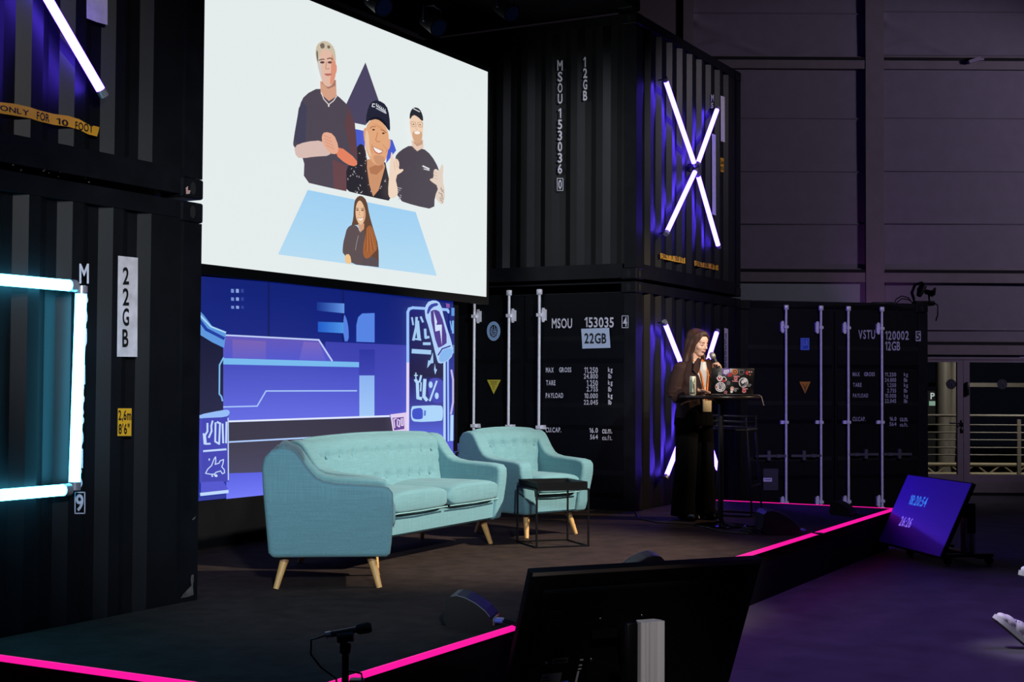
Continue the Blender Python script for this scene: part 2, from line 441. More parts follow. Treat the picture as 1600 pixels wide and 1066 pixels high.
def container(label, loc, rz, L, D=2.438, end='wall', bars=None, bside=1, doorz=(0.78,)):
    t = thing('shipping_container', label, 'shipping container', loc, rz, None)
    for z0, z1, w, nm in ((0.02, 0.16, 0.06, 'bottom_rail'), (H - 0.10, H - 0.005, 0.06, 'top_rail')):
        for y0 in (0.01, D - 0.01 - w): b = MB(); b.box(0.15, L - 0.15, y0, y0 + w, z0, z1); b.build(nm, paint2, t)
        for x0 in (0.01, L - 0.01 - w): b = MB(); b.box(x0, x0 + w, 0.15, D - 0.15, z0, z1); b.build(nm, paint2, t)
    for x in (0, L):
        for y in (0, D):
            sx = 1 if x == 0 else -1; sy = 1 if y == 0 else -1
            b = MB(); a = [(x + sx * 0.006, y + sy * 0.006), (x + sx * 0.15, y + sy * 0.006), (x + sx * 0.15, y + sy * 0.05), (x + sx * 0.06, y + sy * 0.06), (x + sx * 0.05, y + sy * 0.13), (x + sx * 0.006, y + sy * 0.13)]
            b.prism(a, (0, 0, 0.118), (1, 0, 0), (0, 1, 0), (0, 0, H - 0.236)); b.build('corner_post', paint2, t)
            for z in (0, H - 0.118):
                b = MB(); xa, xb = sorted((x, x + sx * 0.178)); ya, yb = sorted((y, y + sy * 0.162))
                b.rbox(xa, xb, ya, yb, z + 0.003, z + 0.115, 0.012, 2, smooth=False)
                for k in range(2):        # slotted hole on both outer faces
                    pts = [(cos(q) * 0.022, sin(q) * 0.036) for q in [2 * pi * i / 12 for i in range(12)]]
                    if k == 0: b.prism(pts, (x + sx * 0.089, y - sy * 0.001, z + 0.059), (1, 0, 0), (0, 0, 1), (0, sy * 0.003, 0), 1)
                    else: b.prism(pts, (x - sx * 0.001, y + sy * 0.08, z + 0.059), (0, 1, 0), (0, 0, 1), (sx * 0.003, 0, 0), 1)
                b.build('corner_casting', [paint2, dark_m], t)
    b = MB(); corr(b, L - 0.27, 0.155, H - 0.095, lambda u, d, z: (0.135 + u, 0.016 + d, z)); b.build('side_panel', paint, t, normals=False)
    b = MB(); corr(b, L - 0.27, 0.155, H - 0.095, lambda u, d, z: (0.135 + u, D - 0.016 - d, z)); b.build('side_panel', paint, t, normals=False)
    b = MB(); corr(b, D - 0.24, 0.155, H - 0.095, lambda u, d, z: (L - 0.016 - d, 0.12 + u, z)); b.build('end_panel', paint, t, normals=False)
    b = MB(); b.box(0.06, L - 0.06, 0.06, D - 0.06, H - 0.05, H - 0.03); b.build('roof_panel', paint2, t)
    b = MB(); b.box(0.07, L - 0.07, 0.07, D - 0.07, 0.022, 0.06); b.build('base_panel', paint2, t)
    if end == 'wall':
        b = MB(); corr(b, D - 0.24, 0.155, H - 0.095, lambda u, d, z: (0.016 + d, 0.12 + u, z)); b.build('end_panel', paint, t, normals=False)
    else:
        mid = D / 2
        for k, (y0, y1) in enumerate(((0.10, mid - 0.006), (mid + 0.006, D - 0.10))):
            b = MB(); b.box(0.012, 0.05, y0, y1, 0.17, H - 0.11)
            for z0 in (0.5, 1.15, 1.8):
                b.prism([(0, 0), (0.012, 0.05), (0.012, 0.22), (0, 0.27)], (0.0125, y0 + 0.03, z0), (-1, 0, 0), (0, 0, 1), (0, y1 - y0 - 0.06, 0))
            door = b.build('door', dooring, t)
            for j, yb in enumerate([q for q in bars if y0 <= q <= y1]):
                b = MB(); b.cyl((-0.032, yb, 0.13), (-0.032, yb, H - 0.075), 0.0145, n=12)
                for z in (0.13, H - 0.10):
                    b.rbox(-0.052, -0.012, yb - 0.026, yb + 0.026, z - 0.012, z + 0.045, 0.006, 1)
                b.build('locking_bar', zinc, door)
                for z in (0.24, 1.17, 2.28):
                    b = MB()
                    hh = 0.055 if z != 1.17 else 0.02
                    side = 0.03 if k else 0.035
                    b.box(-0.02, 0.012, *sorted((yb + bside * 0.018, yb + bside * 0.06)), z - hh, z + hh)
                    b.box(-0.052, 0.0, yb - 0.024, yb + 0.024, z - 0.016, z + 0.016)
                    if z != 1.17:
                        ya, ye = sorted((yb + bside * 0.026, yb + bside * 0.052)); b.box(-0.026, -0.018, ya, ye, z - hh - .015, z - hh + .012); b.box(-0.026, -0.018, ya, ye, z + hh - .012, z + hh + .015)
                    b.build('bar_bracket', zinc, door)
                sg = 1 if k else -1
                b = MB(); zh = doorz[0] + (0.012 if k == 0 else 0)
                b.box(-0.046, -0.034, yb + min(0, sg * 0.38), yb + max(0, sg * 0.38), zh - 0.014, zh + 0.014)
                b.box(-0.05, 0.0, yb + sg * 0.22 - 0.02, yb + sg * 0.22 + 0.02, zh - 0.05, zh + 0.06)
                b.box(-0.056, -0.03, yb + sg * 0.10 - 0.03, yb + sg * 0.10 + 0.03, zh - 0.018, zh + 0.018)
                b.build('door_handle', mat('worn_handle_steel', (110, 108, 120), 0.4, 0.7), door)
        b = MB(); b.box(0.01, 0.06, 0.05, D - 0.05, H - 0.11, H - 0.02); b.build('door_header', paint2, t)
    return t


CX, CY = 12.302, 5.380
C2X, C2Y = 6.005, 5.255
left_low = container('black container at the left edge with the cyan tube frame and 2,6m label', (C2X - 6.058, C2Y, 0), 0, 6.058)
left_up = container('black container top left with yellow tape, stacked on the cyan tube one', (C2X - 6.058, C2Y, H + 0.013), 0, 6.058)
mid_low = container('black container with locking bars lettered 153035, behind the armchair', (CX, CY, 0), 0, 2.991, end='door', bars=[1.028, 1.371, 1.773], bside=-1)
mid_up = container('black container lettered 153036 with the large violet cross on its side', (CX, CY, H + 0.013), 0, 2.991)
VA = radians(42)
P0 = CP + ray(1451, 650) * 16.72
right_c = container('black container lettered VSTU 120002 behind the bar stool', (P0.x, P0.y, 0), VA, 2.991, end='door', bars=[0.627, 1.06, 1.41, 1.85])
# top one lies across the gap
top_c = container('black container bridging the gap above the projection screen', (CX + 0.10 - 6.40, CY + 0.006, 2 * H + 0.03), 0, 6.40)
bpy.context.view_layer.update()

# --- lettering on the door end of the lower middle container
fc = Face((CX, 0, 0), (-1, 0, 0), 700, 440, 4.1, mid_low)
def lettering(face, parent, items, m, label=None):
    for t, q in items:
        b = MB(); face.text(b, t, *q); b.build('lettering', m, parent, label, normals=False)


T = lambda t, *q: lettering(fc, mid_low, [(t, q)], white_paint, 'white stencil lettering')
T('MSOU', 665, 236, 795, 300); T('153035', 875, 229, 1062, 295); T('4', 1122, 227, 1147, 289)
b = MB(); fc.frame(b, 1115, 220, 1154, 296, 4)
for t, q in (('MAX', (627, 551, 677, 583)), ('GROSS', (712, 550, 790, 582)), ('11.250', (873, 549, 960, 588)), ('kg', (1025, 549, 1054, 589)),
             ('24.800', (870, 591, 960, 624)), ('lb', (1026, 591, 1047, 622)), ('TARE', (628, 633, 688, 665)), ('1.250', (888, 632, 960, 671)),
             ('kg', (1025, 632, 1054, 672)), ('2.755', (888, 674, 960, 706)), ('lb', (1026, 674, 1047, 706)), ('PAYLOAD', (626, 714, 738, 747)),
             ('10.000', (873, 716, 960, 749)), ('kg', (1025, 716, 1054, 755)), ('22.045', (870, 758, 960, 790)), ('lb', (1026, 758, 1047, 789)),
             ('CU.CAP.', (626, 935, 725, 967)), ('16.0', (905, 938, 960, 970)), ('cu.m.', (988, 946, 1052, 975)), ('564', (910, 980, 960, 1012)), ('cu.ft.', (988, 985, 1052, 1017))):
    T(t, *q)
b.build('digit_frame', white_paint, mid_low, 'white digit frame', normals=False)
b = MB(); fc.patch(b, [(853, 303), (1032, 297), (1041, 425), (861, 430)], 0.004); fc.text(b, '22GB', 874, 331, 1014, 398, 0.006, 1)
b.build('size_label', [mat('pale_label', (190, 205, 230), 0.6), black_ink], mid_low, 'white 22GB label', normals=False)
b = MB(); fc.oval(b, 292, 318, 43, 62, 0.003, 0, 28); fc.oval(b, 292, 318, 26, 41, 0.0045, 1, 24)
for ln in ([(276, 300), (276, 335)], [(284, 288), (284, 312), (292, 312)], [(298, 286), (298, 318), (310, 318)], [(270, 322), (314, 322)], [(283, 330), (283, 350), (301, 350), (301, 330)], [(292, 330), (292, 350)], [(308, 300), (308, 338)]):
    fc.line(b, ln, 4, 0.006, 0)
for k in range(22):
    a = 2 * pi * k / 22; fc.line(b, [(292 + 32 * cos(a), 318 + 49 * sin(a)), (292 + 37 * cos(a), 318 + 55 * sin(a))], 3, 0.0055, 2)
b.build('emblem', [mat('emblem_pale_blue', (150, 180, 220), 0.6), black_ink, mat('emblem_blue', (70, 100, 150), 0.6)], mid_low, 'round pale blue certification emblem', normals=False)
b = MB(); fc.patch(b, [(250, 630), (338, 630), (293, 722)], 0.003)
for yy, ww in ((641, 25), (650, 18), (658, 20), (668, 9), (676, 8), (688, 5)): fc.line(b, [(293 - ww, yy), (293 + ww, yy)], 3, 0.0045, 1)
b.build('warning_triangle', [mat('dull_yellow', (196, 180, 60), 0.6), mat('triangle_print', (80, 75, 30), 0.6)], mid_low, 'yellow warning triangle', normals=False)

# --- upper middle container: vertical lettering
fc = Face((CX + 0.012, 0, 0), (-1, 0, 0), 700, 0, 2.2208, mid_up)
b = MB()
for t, q in (('M', (379, 209, 398, 245)), ('S', (381, 249, 397, 284)), ('O', (381, 288, 397, 322)), ('U', (381, 326, 397, 360)), ('1', (383, 376, 393, 410)),
             ('5', (381, 415, 396, 449)), ('3', (381, 453, 396, 488)), ('0', (381, 492, 396, 526)), ('3', (381, 531, 396, 565)), ('6', (381, 569, 396, 603)), ('0', (383, 624, 395, 656)),
             ('1', (470, 198, 478, 233)), ('2', (469, 237, 483, 271)), ('G', (469, 276, 483, 311)), ('B', (469, 315, 483, 349))):
    fc.text(b, t, *q)
fc.frame(b, 379, 619, 399, 661, 2.2)
b.build('stencil_lettering', white_paint, mid_up, 'white vertical stencil lettering', normals=False)
# cross side of the upper one: strips, tape, stickers
fx = Face((0, CY + 0.012, 0), (0, -1, 0), 700, 0, 2.2208, mid_up)
strip_w = mat('violet_white_strip', (215, 208, 228), 0.7, 0, 0.1, 20)
for pts in ([(946, 332), (960, 336), (961, 494), (947, 490)], [(916, 464), (929, 468), (930, 748), (917, 744)]):
    b = MB(); fx.patch(b, pts, 0.003); b.build('paint_strip', strip_w, mid_up, 'pale vertical strip', normals=False)
b = MB(); fx.text(b, 'M', 913, 328, 922, 352); fx.text(b, 'S', 913, 356, 921, 376); b.build('side_lettering', white_paint, mid_up, normals=False)
for pts, words in (([(737, 878), (760, 886), (790, 889), (823, 895), (823, 915), (790, 909), (760, 902), (737, 897)], [('ONLY', 740, 882, 768, 898), ('X', 774, 887, 782, 901), ('10', 787, 890, 802, 906), ('FT', 807, 893, 820, 911)]),
                   ([(855, 904), (880, 911), (910, 915), (938, 921), (938, 939), (910, 933), (880, 927), (855, 922)], [('ONLY', 860, 908, 886, 924), ('FR', 890, 914, 906, 930), ('FT', 914, 918, 932, 935)])):
    b = MB(); fx.patch(b, pts, 0.003)
    for w in words: fx.text(b, w[0], *w[1:], 0.0045, 1)
    b.build('yellow_tape', [tape_m, black_ink], mid_up, 'yellow lettered tape', normals=False)
b = MB(); fx.patch(b, [(945, 547), (957, 550), (957, 598), (945, 595)], 0.003); fx.text(b, '2,6m', 946, 554, 956, 572, 0.0045, 1); fx.text(b, "8'6", 946, 577, 956, 592, 0.0045, 1)
b.build('height_label', [yellow, black_ink], mid_up, 'small yellow height label', normals=False)
# cross side of the lower one
fx = Face((0, CY + 0.012, 0), (0, -1, 0), 980, 440, 2.665, mid_low)
b = MB(); fx.patch(b, [(404, 193), (420, 197), (421, 368), (405, 364)], 0.003)
for k in range(6): fx.text(b, '153035'[k], 406, 216 + k * 24, 413, 236 + k * 24, 0.0045, 1)
b.build('paint_strip', [strip_w, black_ink], mid_low, 'pale vertical strip with dark digits', normals=False)

# --- right container
pn = Vector((-cos(VA), -sin(VA), 0))
fr_ = Face(P0, pn, 1140, 440, 2.2217, right_c)
b = MB()
grey_st = mat('dim_stencil_paint', (170, 168, 190), 0.7)
for t, q in (('VSTU', (447, 168, 505, 200)), ('120002', (540, 172, 622, 203)), ('12GB', (540, 208, 592, 240)), ('MAX', (427, 315, 452, 329)), ('GROSS', (467, 315, 504, 329)),
             ('11.250', (539, 316, 578, 330)), ('kg', (605, 316, 619, 333)), ('24.800', (539, 335, 578, 349)), ('lb', (605, 335, 617, 349)), ('TARE', (428, 352, 458, 366)), ('1.250', (547, 353, 578, 367)),
             ('kg', (605, 353, 619, 370)), ('2.755', (547, 372, 578, 386)), ('lb', (605, 372, 617, 386)), ('PAYLOAD', (428, 389, 481, 403)), ('10.000', (539, 390, 578, 404)), ('kg', (605, 390, 619, 407)),
             ('22.045', (539, 408, 578, 422)), ('lb', (605, 408, 617, 422)), ('CU.CAP.', (427, 470, 472, 485)), ('16.0', (555, 470, 579, 484)), ('cu.m.', (591, 473, 619, 486)), ('564', (555, 488, 579, 502)), ('cu.ft.', (591, 490, 619, 504))):
    lettering(fr_, right_c, [(t, q)], grey_st, 'grey stencil lettering')
fr_.patch(b, [(646, 172), (664, 172), (664, 207), (646, 207)], 0.002); fr_.text(b, '5', 648, 175, 662, 203, 0.0045, 1)
b.build('check_digit', [grey_st, black_ink], right_c, 'grey check digit box', normals=False)
b = MB(); fr_.patch(b, [(246, 196), (277, 196), (277, 238), (246, 238)], 0.003); fr_.frame(b, 248, 198, 275, 236, 2, 0.0045, 1); fr_.text(b, 'LR', 258, 203, 272, 222, 0.0045, 1); fr_.line(b, [(254, 203), (254, 230)], 2, .0045, 1)
b.build('register_sticker', [mat('sticker_blue', (40, 70, 190), 0.6), mat('sticker_print', (110, 150, 230), 0.6)], right_c, 'blue square sticker', normals=False)
b = MB(); fr_.patch(b, [(242, 348), (281, 348), (262, 390)], 0.003); fr_.line(b, [(255, 356), (262, 372)], 2.5, .0045, 1); fr_.line(b, [(269, 356), (262, 372)], 2.5, .0045, 1); fr_.line(b, [(262, 370), (262, 382)], 2.5, .0045, 1)
b.build('warning_triangle', [mat('dull_orange', (190, 120, 30), 0.6), black_ink], right_c, 'orange warning triangle', normals=False)
b = MB(); fr_.patch(b, [(117, 650), (169, 650), (169, 725), (117, 725)], 0.004); fr_.patch(b, [(117, 682), (147, 682), (147, 695), (117, 695)], 0.006, 1); fr_.line(b, [(121, 688), (143, 688)], 3, .007, 2)
b.build('notice_panel', [mat('dull_notice', (48, 46, 60), 0.6), mat('notice_label', (215, 205, 235), 0.6), mat('notice_print', (120, 110, 140), 0.6)], right_c, 'dark notice with a white label', normals=False)

# --- lower left container lettering
fl = Face((0, C2Y + 0.012, 0), (0, -1, 0), 0, 300, 2.96, left_low)
b = MB()
for k, t in enumerate('MSOU'): fl.text(b, t, 367 - k * 3.0, 332 + k * 100, 411 - k * 3.0, 424 + k * 100)
for k, t in enumerate('153015'): fl.text(b, t, (352 if t != '1' else 362) - k * 2.5, 800 + k * 97, 394 - k * 2.5, 890 + k * 97)
fl.text(b, '9', 350, 1398, 386, 1478); fl.frame(b, 347, 1390, 392, 1487, 5)
b.build('stencil_lettering', white_paint, left_low, 'white vertical stencil lettering', normals=False)
b = MB(); fl.patch(b, [(546, 295), (638, 305), (635, 763), (541, 762)], 0.003)
for t, q in (('2', (568, 348, 597, 429)), ('2', (568, 445, 597, 526)), ('G', (567, 538, 597, 620)), ('B', (566, 635, 594, 718))): fl.text(b, t, *q, 0.005, 1)
b.build('size_label', [label_white, black_ink], left_low, 'worn white 22GB label', normals=False)
fl2 = Face((0, C2Y + 0.012, 0), (0, -1, 0), 80, 390, 3.4357, left_low)
b = MB(); fl2.patch(b, [(353, 848), (437, 848), (435, 1006), (351, 1006)], 0.003, 1); fl2.patch(b, [(358, 853), (432, 853), (430, 1001), (356, 1001)], 0.0045, 0)
fl2.text(b, '2,6m', 361, 862, 430, 926, 0.006, 1); fl2.text(b, "8'6\"", 362, 934, 421, 992, 0.006, 1)
b.build('height_label', [yellow, black_ink], left_low, 'yellow 2,6m height label', normals=False)
# upper left
fu = Face((0, C2Y + 0.012, 0), (0, -1, 0), 0, 0, 3.231, left_up)
b = MB()
top = [(-60, 508), (0, 516), (75, 524), (150, 541), (200, 558), (270, 575), (345, 585), (400, 602), (445, 628), (502, 642)]
bot = [(492, 690), (445, 678), (400, 655), (345, 640), (270, 630), (200, 613), (150, 597), (75, 584), (0, 572), (-60, 565)]
fu.patch(b, top + bot, 0.003)
for t, q in (('ONLY', (1, 529, 148, 586)), ('FOR', (186, 562, 250, 618)), ('10', (285, 594, 345, 640)), ('FOOT', (380, 612, 470, 672))):
    x0, y0, x1, y1 = q; sk = (x1 - x0) * 0.17
    write(b, t, [fu.at(x0, y1 - sk - 4, .005), fu.at(x1, y1, .005), fu.at(x1, y0 + sk + 4, .005), fu.at(x0, y0, .005)], 1)
fu.line(b, [(492, 688), (501, 660)], 4, .005, 1)
b.build('yellow_tape', [tape_m, black_ink], left_up, 'yellow ONLY FOR 10 FOOT tape', normals=False)
b = MB(); fu.patch(b, [(437, -60), (543, -60), (543, 126), (490, 112), (437, 92)], 0.003); b.build('size_label', label_white, left_up, 'torn white label', normals=False)
b = MB()
for k in range(26):
    x = random.uniform(30, 450); y = random.uniform(790, 920); r = random.uniform(1.5, 5)
    fu.patch(b, [(x - r, y), (x, y - r * .6), (x + r, y + r * .3), (x, y + r * .7)], -0.0005)
b.build('paint_scratches', mat('scratched_steel', (120, 110, 110), 0.6), left_up, normals=False)
b = MB(); fu.patch(b, [(938, 948), (950, 940), (948, 960), (962, 962), (958, 978), (940, 980)], 0.0135); b.build('paint_scratches', mat('rust_pink', (190, 150, 140), 0.7), left_up, normals=False)
b = MB()
fq = Face((0, C2Y + 0.005, 0), (0, -1, 0), 200, 740, 4.846, left_low)
fq.patch(b, [(480, 770), (497, 765), (499, 800), (492, 850), (497, 920), (450, 935), (400, 945), (415, 920), (450, 880), (480, 850), (475, 800)], 0.003)
fq.patch(b, [(485, 345), (515, 322), (505, 345), (490, 355)], .003)
b.build('paint_scratches', mat('scraped_grey_paint', (84, 76, 72), 0.8, 0, 0.4, 30), left_low, normals=False)

# ================================================================== LIGHT TUBES


def tube_light(a, bq, m, label, cat='light tube', r=0.021, group=None):
    a = Vector(a); bq = Vector(bq); d = (bq - a).normalized()
    t = thing('light_tube', label, cat, (a + bq) / 2)
    o = Vector(t.location)
    q = MB(); q.cyl(a + d * 0.03 - o, bq - d * 0.03 - o, r, n=14); q.build('glow_tube', m, t)
    for p, s in ((a, 1), (bq, -1)):
        q = MB(); q.cyl(p - o, p + d * s * 0.04 - o, r * 1.12, n=12)
        q.build('end_cap', clear_cap, t)
        q = MB(); c = p + d * s * 0.02 - o
        nrm = Vector((0, 1, 0))
        q.tube([c, c + nrm * 0.045, c + nrm * 0.075], 0.006, 8)
        q.build('mounting_clip', black_metal, t)
    return t


YT = C2Y - 0.06
def tl(x, y): return on_y(x, y, YT)
e1 = tl(117, 447); e2 = tl(108, 765)
tube_light(e1 + Vector((-1.35, 0, 0.0)), e1 + Vector((0, 0, 0)), cyan_core, 'cyan light tube along the top of the left tube frame', r=0.028)
tube_light(tl(127, 447), tl(116, 766), cyan_core, 'upright cyan light tube beside the vertical lettering', r=0.028)
tube_light(e2 + Vector((-1.35, 0, 0.0)), e2, cyan_core, 'cyan light tube along the bottom of the left tube frame', r=0.028)
tube_light(tl(163, 150), tl(163, 150) + (tl(163, 150) - tl(77, 2)) * -1.45, violet_core, 'single slanted violet light tube at top left above yellow tape', r=0.023)
YX = CY - 0.06
def tx(x, y, o=0.0): return on_y(700 + x / 2.2208, y / 2.2208, YX + o)
for a, c, lb in (((752, 270), (857, 575), 'upper left'), ((936, 374), (864, 575), 'upper right'), ((860, 590), (756, 813), 'lower left'), ((865, 600), (940, 861), 'lower right')):
    tube_light(tx(*a), tx(*c), violet_core, 'violet light tube, %s arm of the upper cross' % lb, r=0.024)
dz = Vector((0, 0, -2.425))
for a, c, lb in (((752, 270), (857, 575), 'upper left arm of the lower cross behind the speaker'), ((936, 374), (864, 575), 'upper right arm of the lower cross beside the speaker face'),
                 ((860, 590), (756, 813), 'lower left arm of the lower cross behind the speaker'), ((865, 600), (940, 861), 'lower right arm of the cross, hidden behind the speaker legs')):
    tube_light(tx(*a) + dz, tx(*c) + dz, violet_core, 'violet light tube, %s' % lb, r=0.024)
# ================================================================== PROJECTION SCREEN AND LED WALL
YS = 6.78
scr = thing('projection_screen', 'big white projection screen showing four people above the blue LED wall', 'screen', (9.6, YS, 0))
b = MB(); x0, x1, z0, z1 = 7.40 - 9.6, 11.86 - 9.6, 2.445, 4.66
for q in ((x0 - .05, x1 + .05, 0.0, 0.05, z0 - .075, z0), (x0 - .05, x1 + .05, 0.0, 0.05, z1, z1 + .05), (x0 - .05, x0, 0.0, 0.05, z0, z1), (x1, x1 + .05, 0.0, 0.05, z0, z1), (x0, x1, 0.03, 0.05, z0, z1)): b.box(*q)
b.build('screen_frame', black_plastic, scr)
for xx in (x0 + .4, x1 - .12):
    b = MB(); b.cyl((xx, 0.30, SZ), (xx, 0.30, z1), 0.025, n=12); b.cyl((xx, 0.30, z0 + .3), (xx, 0.04, z0 + .3), 0.015); b.cyl((xx, 0.30, z1 - .2), (xx, 0.04, z1 - .2), 0.015)
    b.lathe([(0.18, SZ), (0.18, SZ + .012), (0.03, SZ + .02)], 20, 0, Matrix.Translation((xx, 0.30, 0))); b.build('support_pole', black_metal, scr)


class Art:
    """flat picture: polygons of lit pixel colours stacked a hair apart on the display"""
    def __init__(s, y, parent): s.y = y; s.mb = MB(); s.m = []; s.k = 0; s.par = parent; s.o = Vector(parent.location)

    def mi(s, c):
        g = glow(*c)
        if g not in s.m: s.m.append(g)
        return s.m.index(g)

    def view(s, ox, oy, sc): s.ox, s.oy, s.sc = ox, oy, sc

    def at(s, x, y): return on_y(s.ox + x / s.sc, s.oy + y / s.sc, s.y) + Vector((0, -0.0003 * s.k, 0)) - s.o

    def poly(s, pts, c): s.k += 1; s.mb.add([s.at(*p) for p in pts], [list(range(len(pts)))], s.mi(c))

    def line(s, pts, w, c, close=False):
        s.k += 1; i = s.mi(c)
        pts = [Vector(p) for p in pts] + ([Vector(pts[0])] if close else [])
        for a, e in zip(pts, pts[1:]):
            if (e - a).length < 1e-6: continue
            d = (e - a).normalized(); n = Vector((-d.y, d.x)) * (w / 2); a2 = a - d * w * .3; e2 = e + d * w * .3
            s.mb.add([s.at(*p) for p in (a2 - n, e2 - n, e2 + n, a2 + n)], [[0, 1, 2, 3]], i)

    def oval(s, cx, cy, rx, ry, c, n=18):
        s.poly([(cx + rx * cos(2 * pi * k / n), cy + ry * sin(2 * pi * k / n)) for k in range(n)], c)

    def smooth(s, pts, c, it=2):                   # rounded outline (corner cutting)
        for _ in range(it):
            q = []
            for a, e in zip(pts, pts[1:] + pts[:1]):
                q += [(a[0] * .75 + e[0] * .25, a[1] * .75 + e[1] * .25), (a[0] * .25 + e[0] * .75, a[1] * .25 + e[1] * .75)]
            pts = q
        s.poly(pts, c)

    def grad(s, p4, c0, c1, n=10, vertical=True):
        n *= 4; a, bq, c, d = [Vector(p) for p in p4]            # tl, tr, br, bl
        s.k += 1
        for i in range(n):
            u, v = i / n, (i + 1) / n
            col = tuple(int(c0[j] + (c1[j] - c0[j]) * (i + .5) / n) for j in range(3))
            if vertical: q = [a.lerp(d, u), bq.lerp(c, u), bq.lerp(c, v), a.lerp(d, v)]
            else: q = [a.lerp(bq, u), a.lerp(bq, v), d.lerp(c, v), d.lerp(c, u)]
            s.mb.add([s.at(*p) for p in q], [[0, 1, 2, 3]], s.mi(col))

    def done(s, name): return s.mb.build(name, s.m, s.par, normals=False)


A = Art(YS - 0.001, scr)
A.mb.add([(x0, -.001, z0), (x1, -.001, z0), (x1, -.001, z1), (x0, -.001, z1)], [[0, 1, 2, 3]], A.mi((228, 236, 236)))
# pyramid
A.view(530, 90, 4.634)
A.poly([(190, 35), (292, 328), (270, 400), (190, 490), (95, 470), (45, 350)], (76, 70, 98))
A.poly([(104, 515), (185, 532), (185, 700), (112, 700)], (72, 92, 205)); A.poly([(350, 588), (385, 597), (412, 672), (340, 765)], (72, 92, 205))
A.view(400, 40, 2.5389)
A.grad([(205, 652), (633, 740), (717, 993), (87, 908)], (160, 208, 242), (180, 219, 243), 8)
# middle person
A.view(530, 90, 4.634)
A.smooth([(20, 958), (35, 830), (80, 740), (120, 660), (150, 622), (185, 640), (205, 780), (330, 740), (345, 820), (400, 1045), (230, 1010)], (42, 39, 48), 1)
rr = random.Random(4)
for k in range(70):
    x = rr.uniform(45, 330); y = rr.uniform(690, 1000)
    if 190 < x < 315 and y < 960 - abs(x - 250): continue
    a = rr.uniform(0, pi); L = rr.uniform(5, 14)
    A.line([(x, y), (x + L * cos(a), y + L * sin(a))], rr.uniform(2.5, 5), (190, 186, 192))
A.poly([(190, 740), (300, 720), (322, 790), (275, 960), (235, 1008), (207, 920), (190, 800)], (205, 148, 110))
A.poly([(205, 800), (300, 760), (310, 800), (260, 850), (215, 840)], (180, 120, 86))
A.smooth([(163, 540), (168, 515), (185, 505), (190, 640), (172, 620)], (218, 160, 130))
A.smooth([(336, 600), (358, 585), (362, 625), (352, 665), (334, 670)], (222, 165, 135))
A.smooth([(185, 480), (260, 425), (345, 520), (348, 640), (330, 740), (285, 790), (235, 770), (190, 700), (168, 600)], (226, 168, 126))
A.smooth([(182, 510), (205, 560), (205, 650), (225, 730), (200, 700), (175, 620)], (232, 196, 164))
A.smooth([(210, 470), (300, 500), (335, 560), (260, 500)], (219, 156, 112))
A.smooth([(225, 700), (330, 720), (300, 780), (255, 780)], (205, 150, 115))
A.smooth([(180, 472), (186, 400), (215, 322), (270, 308), (330, 345), (352, 420), (358, 548), (335, 500), (265, 428), (215, 440), (190, 475)], (36, 38, 56), 1)
A.smooth([(182, 470), (215, 438), (265, 426), (320, 460), (356, 545), (310, 480), (262, 445), (215, 455)], (24, 25, 38), 1)
A.line([(246, 338), (230, 336), (226, 356), (244, 358)], 6, (225, 228, 235))
for k in range(6): A.line([(258 + k * 12, 335 + k * 8), (256 + k * 12, 352 + k * 8), (264 + k * 12, 356 + k * 8)], 5, (225, 228, 235))
A.line([(255, 368), (325, 405)], 8, (190, 195, 205))
A.line([(208, 514), (224, 501), (248, 502)], 5, (150, 98, 68)); A.line([(288, 524), (308, 530), (326, 548)], 5, (150, 98, 68)); A.line([(300, 632), (330, 668), (322, 690)], 4, (200, 136, 98)); A.line([(222, 628), (216, 660), (226, 690)], 4, (200, 136, 98))
A.oval(233, 524, 10, 6, (70, 45, 35)); A.oval(304, 550, 10, 6, (70, 45, 35))
A.line([(262, 545), (248, 598), (262, 612), (280, 610)], 6, (196, 128, 92))
A.poly([(224, 642), (245, 652), (275, 664), (302, 674), (292, 694), (270, 702), (246, 690), (230, 668)], (176, 92, 76)); A.poly([(229, 648), (246, 656), (275, 668), (297, 678), (286, 690), (268, 694), (248, 682), (236, 666)], (250, 240, 235))
# left person
A.view(450, 55, 4.2667)
A.smooth([(88, 978), (94, 820), (20, 745), (18, 710), (60, 470), (95, 400), (195, 348), (305, 395), (390, 475), (432, 590), (450, 830), (440, 880), (372, 865), (374, 1042), (230, 1012)], (79, 71, 84), 1)
A.poly([(25, 690), (55, 490), (80, 440), (110, 480), (100, 715), (60, 745)], (68, 66, 88))
A.poly([(385, 480), (430, 590), (447, 830), (400, 770), (360, 600)], (96, 66, 72))
A.poly([(280, 830), (372, 870), (374, 1042), (290, 1025)], (104, 70, 76))
A.smooth([(22, 742), (100, 712), (215, 702), (255, 760), (272, 805), (150, 812), (92, 822), (38, 818)], (216, 188, 180), 1)
A.smooth([(320, 735), (446, 832), (440, 880), (372, 862), (295, 795)], (228, 130, 98), 1)
A.smooth([(207, 672), (228, 645), (288, 660), (322, 745), (312, 795), (262, 792), (212, 722)], (230, 172, 146), 1)
for k in range(4): A.line([(220 + k * 5, 668 + k * 22), (268 + k * 8, 690 + k * 24)], 3, (196, 130, 108))
A.poly([(196, 310), (302, 300), (306, 408), (255, 442), (200, 392)], (212, 160, 134)); A.poly([(205, 320), (298, 300), (298, 340), (250, 360)], (168, 120, 104))
A.smooth([(290, 190), (308, 200), (306, 255), (290, 262)], (222, 150, 124))
A.smooth([(180, 110), (205, 85), (272, 90), (300, 165), (302, 260), (286, 322), (252, 352), (215, 330), (193, 262), (178, 195)], (226, 186, 166))
A.smooth([(270, 110), (300, 165), (302, 260), (285, 318), (258, 340), (268, 250)], (220, 148, 122))
A.smooth([(180, 130), (198, 140), (204, 260), (215, 322), (195, 265), (176, 200)], (208, 200, 196))
